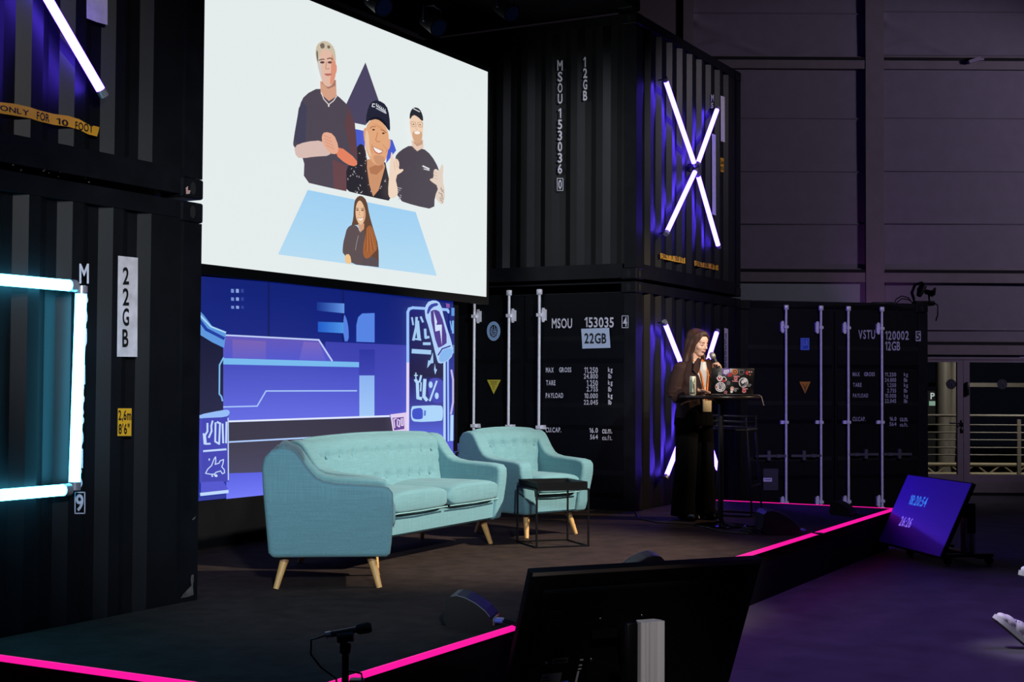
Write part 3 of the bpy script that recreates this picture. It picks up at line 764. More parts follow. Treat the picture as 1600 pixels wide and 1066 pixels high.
A.smooth([(163, 110), (175, 62), (215, 38), (258, 50), (292, 92), (302, 165), (292, 185), (272, 112), (218, 92), (192, 125), (182, 205), (168, 160)], (204, 190, 166), 1)
for q in ([(190, 62), (220, 52), (228, 85), (202, 96)], [(240, 70), (262, 72), (262, 92), (244, 92)], [(168, 110), (180, 100), (182, 190), (172, 160)]): A.smooth(q, (118, 104, 92))
A.line([(188, 170), (204, 163), (222, 164)], 7, (110, 80, 70)); A.line([(242, 160), (260, 155), (276, 162)], 7, (110, 80, 70))
A.oval(208, 184, 15, 8, (96, 70, 66)); A.oval(258, 184, 14, 8, (96, 70, 66))
A.line([(236, 180), (230, 225), (246, 230), (256, 222)], 5, (190, 132, 112)); A.smooth([(220, 262), (236, 256), (246, 259), (258, 256), (272, 262), (258, 274), (236, 275)], (196, 120, 112)); A.line([(221, 263), (246, 266), (271, 263)], 3, (150, 84, 80))
A.line([(200, 385), (218, 430), (250, 465), (282, 440), (303, 410)], 6, (226, 216, 214)); A.oval(250, 472, 5, 9, (232, 224, 222))
# right person
A.view(595, 155, 5.918)
A.smooth([(98, 540), (150, 478), (252, 422), (300, 480), (358, 452), (440, 520), (510, 645), (502, 690), (515, 800), (470, 905), (466, 1024), (280, 985), (130, 935), (95, 740)], (76, 69, 79), 1)
for k in range(7): A.line([(120 + rr.uniform(-10, 30), 820 + k * 17), (135 + rr.uniform(-10, 30), 828 + k * 17)], 6, (186, 182, 188))
A.smooth([(62, 490), (78, 500), (84, 560), (118, 550), (142, 590), (134, 655), (176, 646), (178, 668), (100, 716), (132, 862), (110, 912), (52, 922), (34, 870), (48, 680)], (240, 214, 192), 1)
A.line([(112, 560), (122, 640)], 4, (206, 170, 146)); A.line([(90, 580), (100, 660)], 4, (206, 170, 146))
A.smooth([(455, 662), (478, 645), (510, 668), (534, 598), (550, 622), (540, 742), (566, 880), (545, 984), (500, 950), (468, 905), (506, 812), (424, 756), (424, 738), (458, 734)], (226, 208, 192), 1)
for k in range(9): A.line([(505 + rr.uniform(-5, 35), 820 + k * 16), (515 + rr.uniform(-5, 35), 832 + k * 16)], 7, (150, 142, 136))
for k in range(3): A.line([(455, 678 + k * 26), (492, 690 + k * 26)], 4, (196, 168, 148))
A.poly([(248, 385), (356, 375), (360, 452), (302, 485), (256, 440)], (230, 200, 180)); A.poly([(262, 400), (352, 385), (350, 420), (300, 440)], (196, 156, 130))
A.smooth([(232, 180), (270, 130), (352, 190), (358, 260), (350, 350), (320, 410), (280, 410), (248, 350), (232, 260)], (240, 208, 180))
A.smooth([(248, 310), (290, 292), (350, 305), (348, 370), (318, 418), (275, 408)], (212, 166, 132)); A.smooth([(270, 305), (300, 296), (330, 306), (322, 328), (282, 328)], (248, 240, 232))
A.smooth([(228, 200), (234, 120), (270, 76), (322, 90), (352, 150), (358, 218), (300, 162), (262, 148)], (40, 42, 50), 1)
A.line([(266, 92), (322, 120)], 10, (205, 205, 210))
A.line([(240, 218), (262, 212), (286, 222), (280, 258), (252, 258)], 4, (170, 130, 100), True); A.line([(304, 222), (330, 214), (352, 224), (346, 262), (314, 260)], 4, (170, 130, 100), True)
A.oval(264, 236, 8, 5, (70, 56, 50)); A.oval(326, 240, 8, 5, (70, 56, 50)); A.line([(294, 235), (286, 280), (302, 286)], 4, (206, 160, 130))
A.line([(352, 622), (408, 648)], 14, (225, 225, 228)); A.line([(360, 648), (410, 662)], 8, (225, 225, 228))
# seated woman below
A.view(500, 290, 7.617)
A.smooth([(362, 180), (400, 130), (450, 125), (505, 180), (535, 350), (590, 540), (646, 720), (650, 975), (560, 962), (460, 900), (455, 700), (480, 480), (360, 470), (318, 492), (345, 400), (350, 270)], (100, 70, 54), 1)
A.smooth([(246, 600), (268, 510), (330, 465), (400, 490), (420, 560), (475, 500), (485, 640), (470, 860), (560, 965), (320, 938), (236, 822), (214, 800), (224, 680)], (94, 80, 82), 1)
A.poly([(455, 800), (600, 860), (648, 900), (647, 975), (450, 950)], (90, 78, 82))
A.smooth([(500, 500), (560, 470), (612, 620), (632, 760), (592, 800), (520, 880), (462, 850), (460, 720), (490, 600)], (165, 98, 56), 1)
for k in range(6): A.line([(505 + k * 8, 500 + k * 6), (490 + k * 22, 800 - abs(k - 2) * 10)], 5, (196, 126, 78) if k % 2 else (120, 72, 46))
A.smooth([(240, 825), (302, 818), (322, 937), (244, 930)], (240, 196, 142), 1)
A.poly([(395, 460), (472, 455), (468, 520), (422, 562)], (212, 160, 126))
A.smooth([(368, 270), (390, 195), (430, 175), (478, 270), (490, 340), (476, 430), (430, 480), (392, 440), (368, 370)], (234, 192, 154))
A.smooth([(450, 230), (488, 300), (486, 400), (455, 450), (465, 330)], (214, 160, 120))
A.oval(388, 296, 15, 8, (84, 60, 50)); A.oval(448, 298, 15, 8, (84, 60, 50)); A.line([(372, 276), (402, 274)], 7, (90, 62, 48)); A.line([(432, 276), (462, 280)], 7, (90, 62, 48))
A.line([(414, 300), (405, 350), (425, 356)], 5, (204, 150, 116)); A.smooth([(390, 388), (425, 396), (462, 382), (440, 420), (410, 420)], (250, 238, 230)); A.line([(388, 386), (420, 396), (464, 380)], 5, (170, 90, 78))
A.line([(398, 600), (378, 680), (362, 770)], 5, (170, 160, 165))
A.done('projected_picture')

# ---- LED wall
YW = 6.83
led = thing('led_wall', 'blue LED wall with cartoon shop graphics behind the sofa', 'screen', (9.3, YW, SZ))
lx0, lx1, lz0, lz1 = 6.95 - 9.3, 11.29 - 9.3, 0.735 - SZ, 2.335 - SZ
b = MB(); b.box(lx0, lx1 + .01, 0.004, 0.09, lz0, lz1 + .01); b.build('led_cabinet', black_plastic, led)
b = MB(); b.box(lx0, lx1 + .16, -0.02, 0.12, 0, lz0 - .004); b.box(lx1 + .01, lx1 + .16, 0.02, 0.10, lz0, lz1 + .02); b.build('base_panel', skirt_m, led)
A = Art(YW, led)
A.mb.add([(lx0, 0, lz0), (lx1, 0, lz0), (lx1, 0, lz1), (lx0, 0, lz1)], [[0, 1, 2, 3]], A.mi((30, 44, 150)))
A.view(300, 430, 2.8818)
LB_, MID, DK = (150, 190, 250), (70, 78, 196), (14, 20, 80)
A.grad([(-20, 0), (1176, 100), (1176, 335), (-20, 280)], (10, 28, 116), (16, 34, 128), 8)
A.grad([(600, 300), (1176, 325), (1176, 800), (600, 800)], (58, 62, 172), (84, 90, 215), 10)
A.poly([(340, 25), (350, 26), (350, 280), (340, 280)], (8, 22, 96)); A.poly([(676, 60), (684, 60), (684, 300), (676, 300)], (8, 22, 96))
for k in range(3):
    for j in range(3): A.poly([(175 + j * 22, 62 + k * 38), (188 + j * 22, 63 + k * 38), (188 + j * 22, 80 + k * 36), (175 + j * 22, 79 + k * 36)], ((110, 140, 210), (140, 165, 225), (44, 62, 150))[j])
A.grad([(560, 122), (684, 128), (684, 172), (560, 160)], (20, 50, 140), (100, 150, 228), 8, False)
A.grad([(565, 210), (684, 214), (684, 262), (565, 256)], (30, 90, 200), (80, 150, 232), 8, False)
A.smooth([(680, 172), (680, 298), (704, 298), (703, 240), (694, 195)], (84, 128, 226), 1)
A.poly([(738, 300), (738, 225), (746, 190), (764, 173), (820, 171), (820, 303)], (86, 132, 228))
# counter
A.grad([(138, 272), (568, 292), (628, 388), (138, 378)], (98, 86, 186), (78, 84, 204), 8)
A.grad([(180, 290), (330, 298), (330, 378), (180, 376)], (120, 96, 180), (96, 92, 200), 5)
A.grad([(500, 300), (570, 304), (600, 385), (480, 384)], (120, 100, 190), (92, 92, 206), 4)
A.line([(138, 270), (568, 292), (628, 386)], 7, (190, 205, 250))
A.grad([(135, 400), (748, 413), (748, 640), (135, 660)], (66, 74, 190), (96, 104, 226), 10)
A.poly([(135, 374), (749, 392), (749, 415), (135, 402)], (118, 184, 238))
A.line([(135, 594), (290, 590), (330, 522), (738, 521)], 6, (165, 195, 250))
A.grad([(750, 335), (820, 335), (820, 452), (750, 452)], (46, 52, 160), (60, 66, 178), 3)
A.grad([(750, 452), (818, 452), (818, 636), (750, 636)], (140, 178, 240), (160, 200, 248), 4)
A.poly([(150, 664), (885, 640), (970, 700), (960, 760), (150, 760)], (46, 42, 66)); A.line([(160, 659), (885, 635)], 8, (222, 230, 252))
A.line([(160, 752), (640, 726)], 7, (170, 200, 250))
A.grad([(150, 757), (640, 730), (640, 890), (150, 896)], (52, 48, 72), (62, 60, 92), 4)
A.grad([(150, 893), (640, 878), (640, 960), (150, 1010)], (84, 92, 226), (110, 118, 246), 5)
# left dark part
A.grad([(20, 255), (136, 330), (136, 622), (20, 628)], (12, 14, 52), (16, 20, 64), 4)
A.poly([(20, 150), (48, 180), (90, 235), (148, 258), (140, 328), (85, 302), (20, 262)], (92, 150, 222))
A.line([(30, 205), (60, 245), (138, 285)], 14, (26, 60, 160)); A.line([(30, 180), (80, 232), (146, 258)], 7, (170, 215, 245))
A.line([(137, 372), (119, 405), (118, 535), (128, 548), (132, 566)], 7, (120, 180, 235))
A.poly([(20, 632), (160, 626), (162, 930), (30, 935)], (62, 66, 182))
A.smooth([(20, 630), (130, 608), (160, 606), (166, 622), (150, 640), (20, 648)], (146, 186, 246), 1)
# glyph sign (zoomed part)
A.view(300, 600, 5.33)
A.poly([(78, 285), (292, 275), (292, 810), (75, 815)], (58, 60, 176))
LG = (190, 214, 252)
for q in ([(118, 330), (118, 395), (98, 430), (105, 500), (140, 498)], [(160, 310), (150, 350), (152, 395), (130, 445)], [(185, 325), (182, 480), (215, 500), (222, 330), (200, 318)], [(200, 320), (226, 330)], [(243, 335), (248, 490)], [(275, 320), (272, 490)], [(85, 415), (92, 500)]): A.line(q, 15, LG)
A.line([(85, 560), (270, 545)], 16, LG); A.line([(288, 285), (290, 800)], 9, LG)
A.line([(100, 745), (118, 710), (150, 680), (170, 628), (183, 608), (186, 640), (180, 670), (212, 660), (222, 640), (250, 630), (245, 665), (235, 690), (256, 715), (258, 740), (240, 748), (225, 725), (190, 735), (170, 752), (140, 752)], 8, (196, 218, 250), True)
A.smooth([(165, 760), (190, 748), (204, 770), (185, 778)], (196, 218, 250)); A.oval(130, 630, 6, 10, (196, 218, 250)); A.oval(155, 766, 7, 9, (196, 218, 250))
A.poly([(60, 820), (245, 810), (290, 880), (60, 905)], (76, 80, 204)); A.line([(62, 920), (282, 896)], 27, (186, 214, 252))
# can rack on the right (zoomed part)
A.view(610, 460, 4.634)
A.grad([(128, 120), (385, 120), (385, 600), (128, 600)], (16, 22, 112), (20, 18, 66), 6); A.grad([(128, 600), (385, 600), (385, 1060), (128, 1060)], (26, 26, 96), (90, 104, 226), 6)
A.smooth([(250, 620), (330, 600), (385, 640), (385, 790), (280, 790)], (64, 70, 178))
A.line([(114, 1060), (114, 130), (124, 106), (150, 98), (400, 112), (412, 130)], 20, LB_); A.line([(112, 1060), (114, 500)], 20, (226, 212, 242))
A.line([(380, 490), (380, 1060)], 17, (176, 210, 248)); A.line([(404, 480), (408, 1060)], 12, (150, 190, 246)); A.line([(392, 480), (394, 1060)], 6, (40, 50, 140))
A.grad([(415, 100), (452, 105), (448, 1060), (415, 1060)], (14, 26, 110), (60, 76, 190), 6)
A.line([(440, 105), (440, 150)], 22, (90, 150, 220)); A.line([(440, 195), (440, 280)], 14, (120, 180, 236)); A.line([(420, 195), (432, 260)], 8, (120, 180, 236)); A.line([(444, 370), (444, 425)], 10, (90, 140, 210)); A.line([(432, 880), (430, 1055)], 22, (176, 214, 248))
A.line([(428, 550), (440, 620), (440, 780), (425, 865)], 14, (190, 180, 226)); A.poly([(388, 65), (415, 70), (415, 100), (390, 96)], (130, 80, 160))
for q, w in (([(142, 170), (150, 220)], 12), ([(175, 170), (172, 240), (152, 330)], 18), ([(180, 200), (192, 320)], 26), ([(152, 322), (205, 330)], 12), ([(205, 165), (220, 200)], 14), ([(236, 255), (240, 315), (262, 310)], 18), ([(226, 358), (270, 358)], 20), ([(148, 412), (270, 420)], 32)): A.line(q, w, (160, 200, 240))
A.poly([(292, 420), (272, 480), (258, 478), (250, 535), (278, 500), (296, 498)], (160, 200, 240)); A.poly([(306, 500), (300, 545), (308, 582), (322, 545), (312, 540)], (160, 200, 240))
for q, w in (([(168, 570), (168, 608)], 8), ([(158, 588), (180, 588)], 8), ([(165, 620), (178, 640), (182, 750), (205, 755)], 22), ([(205, 590), (196, 630), (175, 640)], 14), ([(205, 640), (202, 700)], 10), ([(232, 620), (225, 740), (245, 765)], 24), ([(318, 630), (268, 770)], 13)): A.line(q, w, (176, 214, 248))
A.oval(274, 655, 14, 24, (176, 214, 248)); A.oval(318, 735, 14, 24, (176, 214, 248))
A.smooth([(132, 812), (160, 808), (340, 802), (364, 818), (362, 905), (345, 918), (160, 926), (130, 905)], (172, 212, 250), 1); A.smooth([(140, 835), (165, 825), (215, 822), (218, 885), (210, 905), (150, 905), (138, 880)], (60, 80, 200), 1); A.line([(232, 845), (230, 875)], 14, (80, 120, 210))
A.poly([(-20, 870), (95, 855), (100, 1000), (0, 1000)], (224, 204, 238)); A.poly([(-5, 895), (78, 888), (82, 975), (8, 985)], (98, 66, 150))
for q in ([(5, 905), (12, 965)], [(5, 905), (22, 900)], [(30, 915), (30, 950), (45, 960), (48, 915), (32, 905)], [(58, 900), (60, 950), (72, 948), (70, 898)]): A.line(q, 8, (222, 205, 240))
A.smooth([(225, 140), (240, 60), (300, 40), (345, 65), (370, 180), (432, 370), (435, 440), (390, 490), (330, 505), (316, 470), (262, 250)], (174, 206, 246), 1)
A.smooth([(262, 130), (300, 108), (345, 130), (400, 345), (350, 380), (318, 390)], (74, 52, 140), 1); A.smooth([(242, 130), (262, 75), (318, 60), (330, 80), (280, 95), (252, 150)], (46, 62, 164), 1)
A.poly([(292, 118), (318, 200), (312, 222), (352, 220), (352, 370), (338, 262), (305, 270)], (206, 222, 250))
A.smooth([(330, 450), (360, 400), (425, 385), (432, 430), (390, 485), (335, 495)], (130, 180, 236)); A.line([(325, 440), (355, 395), (412, 375)], 10, (50, 60, 160))
A.view(300, 430, 2.8818)
A.done('display')

# small silver clamp on the black panel edge
tg = on_y(712, 707, 6.55)
b = MB(); b.cyl((tg.x, 6.55, SZ), (tg.x, 6.55, tg.z - .05), .012); b.lathe([(0.12, SZ), (0.12, SZ + .01), (.02, SZ + .02)], 16, 0, Matrix.Translation((tg.x, 6.55, 0)))
cs = thing('microphone_stand', 'short dark stand with chrome clip between the sofa and the armchair', 'stand', (0, 0, 0)); b.build('stand_pole', black_metal, cs)
b = MB(); b.cyl((tg.x - .05, 6.53, tg.z), (tg.x + .03, 6.53, tg.z), 0.013); b.cyl((tg.x + .04, 6.54, tg.z - .06), (tg.x + .04, 6.54, tg.z + .08), 0.012); b.build('clip', chrome, cs, 'chrome clip')

# ================================================================== SEATING


def upholstered(name, label, cat, loc, rz, Wd, seats, nb, group=None):
    """tub-shaped seat; local x = width, -y = front, z from the stage floor"""
    t = thing(name, label, cat, (loc[0], loc[1], SZ), rz)
    D = 0.75; hw = Wd / 2; th = 0.115
    side = [(.055, .185), (.032, .215), (.0, .60), (-.006, .71), (.008, .77), (.045, .808), (.10, .822), (.145, .818), (.182, .80), (.212, .765), (.265, .69), (.305, .648), (.348, .628), (.42, .615), (.66, .602), (.722, .590), (.745, .562), (.75, .46), (.742, .27), (.735, .205), (.715, .185)]
    def flare(z): return 0.08 * min(1.0, (z - 0.185) / 0.325)
    # side panels: arm and wing in one
    for sg in (-1, 1):
        bm = bmesh.new(); n = len(side)
        vo = [bm.verts.new((1, D / 2 - q, z)) for q, z in side]; vi = [bm.verts.new((0, D / 2 - q, z)) for q, z in side]
        bm.faces.new(vo); bm.faces.new(vi[::-1])
        for i in range(n): bm.faces.new((vo[i], vi[i], vi[(i + 1) % n], vo[(i + 1) % n]))
        for zc in (0.51,): bmesh.ops.bisect_plane(bm, geom=bm.verts[:] + bm.edges[:] + bm.faces[:], plane_co=(0, 0, zc), plane_no=(0, 0, 1))
        for v in bm.verts:
            f_ = flare(v.co.z)
            v.co.x = sg * (hw - 0.065 + f_) if v.co.x > .5 else sg * (hw - 0.065 - th + f_ * 0.8)
        bmesh.ops.recalc_face_normals(bm, faces=bm.faces[:]); bm.normal_update()
        es = [e for e in bm.edges if len(e.link_faces) == 2 and e.calc_face_angle(0) > 0.9]
        bmesh.ops.bevel(bm, geom=es, offset=0.03, segments=4, profile=0.6, affect='EDGES')
        q = MB(); q.frombm(bm, 0, True); q.build('arm', teal, t).modifiers.new('even_normals', 'WEIGHTED_NORMAL')
    # backrest: padded, with two rows of buttons
    rows = nb
    bw = hw - 0.065 - th + 0.05
    btn = []
    for z, cnt, sp in rows:
        for k in range(cnt): btn.append(((k - (cnt - 1) / 2) * sp, z))
    def back_y(z): return D / 2 - 0.25 + (z - 0.45) * 0.19
    def topz(u): s_ = abs(u * 2 - 1); return 0.022 * (1 - s_ * s_) - 0.045 * (max(0, s_ - .86) / .14) ** 2
    def wx(v): q_ = min(1, max(0, (v - .45) / .4)); return bw + 0.02 + 0.085 * q_ * q_ * (3 - 2 * q_)
    def fn(u, v):
        x = (u * 2 - 1) * wx(v); z = 0.33 + v * 0.478
        pad = 0.03 * (1 - abs(u * 2 - 1) ** 6) * (1 - abs(v * 2 - 1) ** 6)
        dm = 0
        for bx, bz in btn:
            d2 = (x - bx) ** 2 + (z - bz) ** 2
            dm = max(dm, 0.022 * math.exp(-d2 / 0.0011), 0.008 * math.exp(-(z - bz) ** 2 / 0.0003) * (1 if abs(x - bx) < 0.1 else 0), 0.006 * math.exp(-(x - bx) ** 2 / 0.0005) * (1 if abs(z - bz) < .16 else 0))
        rnd = max(0, v - 0.93) / 0.07
        edge = max(0, abs(u * 2 - 1) - 0.93) / 0.07
        return (x * (1 - 0.010 * rnd), back_y(z) - pad + dm + 0.05 * rnd ** 2 + 0.07 * edge ** 2 * (1 if v > .6 else 0), z + 0.008 * rnd + topz(u) * v)
    q = MB(); q.grid(fn, int(90 * Wd), 44)
    def fb(u, v):
        x = (u * 2 - 1) * wx(v); z = 0.30 + v * 0.516
        return (x, D / 2 - 0.03 - 0.05 * (max(0, v - .8) / .2) ** 2, z + topz(u) * v)
    q.grid(fb, 20, 10)
    q.grid(lambda u, v: Vector(fn(u, 1)).lerp(Vector(fb(u, 1)), v) + Vector((0, 0, 0.014 * sin(pi * v))), 20, 5)
    for e in (0, 1): q.grid(lambda u, v, e=e: Vector(fn(e, v)).lerp(Vector(fb(e, v)), u), 4, 20)
    q.build('backrest', teal, t)
    for bx, bz in btn:
        q = MB(); q.ell((bx, back_y(bz) - 0.012, bz), (0.013, 0.008, 0.013), 12, 8); q.build('button', teal, t)
    # base rail, curving up into the arms at both ends
    bw2 = hw - 0.064
    prof = [(-bw2 + .05, .20), (-bw2 + .09, .187), (bw2 - .09, .187), (bw2 - .05, .20), (bw2 - .018, .235), (bw2 - .0, .30), (bw2 + .004, .36), (bw2 - .07, .36), (bw2 - .10, .335), (bw2 - .14, .328), (-bw2 + .14, .328), (-bw2 + .10, .335), (-bw2 + .07, .36), (-bw2 - .004, .36), (-bw2 + .0, .30), (-bw2 + .018, .235)]
    q = MB()
    bm = bmesh.new(); va = [bm.verts.new((x, -D / 2 + 0.035, z)) for x, z in prof]; vb = [bm.verts.new((x, D / 2 - .08, z)) for x, z in prof]; n = len(prof)
    fa = bm.faces.new(va); fb_ = bm.faces.new(vb[::-1])
    for i in range(n): bm.faces.new((va[i], vb[i], vb[(i + 1) % n], va[(i + 1) % n]))
    bmesh.ops.bevel(bm, geom=[e for e in bm.edges if fa in e.link_faces], offset=0.018, segments=3, affect='EDGES')
    q.frombm(bm, 0, True); q.build('base', teal, t).modifiers.new('even_normals', 'WEIGHTED_NORMAL')
    # seat cushions
    iw = hw - 0.065 - th * 0.75; cw = 2 * iw / seats
    for k in range(seats):
        xa = -iw + k * cw
        def cf(u, v):                       # superellipse loaf
            a = u * 2 * pi; 
            ca, sa = cos(a), sin(a); e = 0.26
            yy = (abs(ca) ** e) * (1 if ca >= 0 else -1); zz = (abs(sa) ** e) * (1 if sa >= 0 else -1)
            s = v * 2 - 1; end = (1 - abs(s) ** 8) ** 0.35
            puff = 0.02 * (1 - s * s)
            z = 0.41 + zz * (0.070 + puff * (zz > 0)) * max(end, .05)
            y = -0.065 + yy * (0.33) * (0.9 + 0.1 * end)
            if y < -0.3: z -= 0.0
            return (xa + cw / 2 + s * (cw / 2 - 0.003), y, z)
        q = MB(); q.grid(cf, 40, 26); q.build('seat_cushion', teal, t)
        q = MB(); q.tube([(xa + 0.02, -D / 2 - 0.008, 0.347), (xa + cw / 2, -D / 2 - 0.012, 0.344), (xa + cw - 0.02, -D / 2 - 0.008, 0.347)], 0.0045, 6); q.build('piping', mat('pale_piping', (150, 195, 195), 0.8), t)
        q = MB(); q.box(xa + .01, xa + cw - .01, -D / 2 + .045, -D / 2 + 0.06, 0.32, 0.352); q.build('gap_shade', dark_m, t)  # dark strip painted in as the shade under the cushion
    # legs
    for sx in (-1, 1):
        for sy in (-1, 1):
            x0 = sx * (hw - 0.165); y0 = sy * (D / 2 - 0.13)
            p1 = Vector((x0 + sx * 0.045, y0 + sy * 0.055, 0.0)); p0 = Vector((x0, y0, 0.195))
            q = MB(); q.cyl(p1, p0, 0.0165, 0.027, 16); lg = q.build('leg', wood, t)
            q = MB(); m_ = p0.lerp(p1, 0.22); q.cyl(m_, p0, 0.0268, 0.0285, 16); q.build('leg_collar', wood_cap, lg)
    return t


SOFA_RZ = radians(2.4)
# left armchair: feet on the near side known
a1 = radians(-54.5 + 90)
def place(foot, lx, ly, rz): return (foot[0] - (lx * cos(rz) - ly * sin(rz)), foot[1] - (lx * sin(rz) + ly * cos(rz)))
WA = 0.78
fxl = WA / 2 - 0.165 + 0.045; fyl = 0.375 - 0.13 + 0.055
pa = place((6.86, 4.63), -fxl, -fyl, a1)
upholstered('armchair', 'teal armchair nearest the camera, seen from its side in front of the sofa', 'armchair', pa, a1, WA, 1, [(0.70, 5, .12), (0.53, 4, .12)])
WS = 1.86
fxs = WS / 2 - 0.165 + 0.045
ps = place((9.18, 5.195), fxs, -fyl, SOFA_RZ)
upholstered('sofa', 'teal buttoned two-seat sofa in front of the blue LED wall', 'sofa', ps, SOFA_RZ, WS, 2, [(0.70, 10, .158), (0.53, 9, .158)])
a3 = radians(-19)
pb = place((9.63, 5.13), -fxl, -fyl, a3)
upholstered('armchair', 'teal armchair farthest right, behind the black tray table', 'armchair', pb, a3, WA, 1, [(0.70, 5, .12), (0.53, 1, .12)])

# ================================================================== TRAY TABLE
tc = [on_z(817, 852, SZ), on_z(829, 856, SZ), on_z(912, 853, SZ), on_z(893, 843, SZ)]
cen = sum(tc, Vector()) / 4
ux = (tc[2] - tc[1]); ang = atan2(ux.y, ux.x)
tt = thing('tray_table', 'small square black wire side table with tray in front of the right armchair', 'side table', (cen.x, cen.y, SZ), ang)
w = 0.205; hh = 0.43; r = 0.006
for sx in (-1, 1):
    for sy in (-1, 1):
        b = MB(); b.box(sx * w - r, sx * w + r, sy * w - r, sy * w + r, 0.0, hh); b.build('leg', black_metal, tt)
for z, nm in ((0.006, 'base_rail'), (hh - 0.006, 'top_rail')):
    for k in range(4):
        b = MB()
        if k < 2: yy = (-w, w)[k]; b.box(-w, w, yy - r, yy + r, z - r, z + r)
        else: xx = (-w, w)[k - 2]; b.box(xx - r, xx + r, -w, w, z - r, z + r)
        b.build(nm, black_metal, tt)
b = MB(); w2 = w - 0.004
b.prism([(-w2 + .02, hh - .01), (w2 - .02, hh - .01), (w2, hh + .05), (w2 - .006, hh + .05), (w2 - .024, hh - .004), (-w2 + .024, hh - .004), (-w2 + .006, hh + .05), (-w2, hh + .05)], (0, -w2, 0), (1, 0, 0), (0, 0, 1), (0, 2 * w2, 0))
for sy in (-1, 1): b.box(-w2 + .003, w2 - .003, sy * w2 - .003, sy * w2 + .003, hh - .01, hh + .05)
b.build('tray', black_metal, tt)
# ================================================================== BAR TABLE, THINGS ON IT, STOOL
TX, TY = 11.381, 4.186
TH_ = 1.112                                  # height of the table top above the stage
TZ = SZ + TH_
bt = thing('bar_table', 'tall round black bar table with the laptop on it, before the speaker', 'table', (TX, TY, SZ))
b = MB(); b.lathe([(0.335, TH_ - 0.028), (0.352, TH_ - 0.02), (0.352, TH_ - 0.006), (0.345, TH_)], 48)
b.build('tabletop', mat('dark_tabletop', (34, 27, 24), 0.3, 0, 0.15, 5), bt)
b = MB(); b.cyl((0, 0, 0.02), (0, 0, TH_ - 0.04), 0.0235, n=20); b.lathe([(0.03, TH_ - 0.075), (0.05, TH_ - 0.04), (0.09, TH_ - 0.028)], 20); b.build('pole', mat('dark_metal_pole', (48, 46, 50), 0.35, 0.7), bt)
b = MB(); b.lathe([(0.232, 0.0), (0.235, 0.008), (0.21, 0.014), (0.05, 0.026), (0.026, 0.05)], 40); b.build('base', mat('black_gloss_base', (16, 16, 18), 0.18, 0.3), bt)


def tpos(px_off, fwd=0.0, z=0.0):            # metres right / away from the table axis
    p = Vector((TX, TY, TZ)) + RH * px_off + FH * fwd; p.z = TZ + z; return p


VR = TH - pi / 2                             # rotation whose local x points to the camera's right
# can
p = tpos(-0.243, -0.02)
cn = thing('drink_can', 'tall pale drink can on the left side of the bar table', 'can', p)
b = MB(); b.lathe([(0.022, 0.0), (0.0265, 0.006), (0.028, 0.014), (0.028, 0.150), (0.0265, 0.158), (0.0235, 0.164)], 24)
b.build('can_body', mat('can_pale_cream', (215, 214, 190), 0.35, 0.3), cn)
b = MB(); b.lathe([(0.0235, 0.162), (0.024, 0.167), (0.022, 0.167), (0.021, 0.164)], 24); b.cyl((0, 0, 0.165), (0.008, 0.004, 0.167), 0.005, n=8); b.build('can_lid', chrome, cn)
b = MB()
for (a0, a1, z0, z1, mi) in ((-2.4, -2.0, .03, .135, 0), (-1.75, -1.5, .06, .12, 1), (-1.45, -1.2, .03, .10, 1), (-1.3, -1.05, .11, .135, 0), (-2.6, -1.0, .014, .028, 1)):
    b.grid(lambda u, v: (0.0284 * cos(a0 + (a1 - a0) * u), 0.0284 * sin(a0 + (a1 - a0) * u), z0 + (z1 - z0) * v), 6, 1, mi)
b.build('can_print', [mat('can_green', (60, 110, 90), 0.5), mat('can_dark', (50, 50, 48), 0.5)], cn, normals=False)
cn.rotation_euler = (0, 0, VR)
# laptop, screen back to the hall
p = tpos(0.092, -0.03)
lp = thing('laptop', 'black laptop covered in stickers standing open on the bar table', 'laptop', p, VR + radians(4))
b = MB(); b.rbox(-0.185, 0.185, 0.0, 0.245, 0.002, 0.018, 0.006, 2); b.build('keyboard_base', mat('laptop_grey', (38, 36, 38), 0.4, 0.5), lp)
tl_ = radians(8)
ML = Matrix.Translation((0, 0.004, 0.016)) @ Matrix.Rotation(tl_, 4, 'X')
b = MB(); b.rbox(-0.185, 0.185, -0.007, 0.0, 0.0, 0.222, 0.003, 1, 0, ML); b.build('lid', mat('laptop_black', (14, 14, 17), 0.35), lp)
b = MB(); b.add([(-.175, .0006, .012), (.175, .0006, .012), (.175, .0006, .215), (-.175, .0006, .215)], [(0, 1, 2, 3)], 0, False, ML); b.build('screen', mat('laptop_screen', emit=rgb(150, 170, 210), estr=0.6), lp, normals=False)


class Stick:
    def __init__(s): s.mb = MB(); s.k = 0
    def c(s, x, y): return ML @ Vector(((x - 610) / 900 * .37 + 0.006, -0.0074 - 0.0002 * s.k, (545 - y) / 440 * .222))
    def poly(s, pts, mi): s.k += 1; s.mb.add([s.c(*p) for p in pts], [list(range(len(pts)))], mi)
    def oval(s, x, y, rx, ry, mi, n=16): s.poly([(x + rx * cos(2 * pi * k / n), y + ry * sin(2 * pi * k / n)) for k in range(n)], mi)
    def line(s, a, e, w, mi):
        a = Vector(a); e = Vector(e); d = (e - a).normalized(); n = Vector((-d.y, d.x)) * w / 2
        s.poly([a - n, e - n, e + n, a + n], mi)


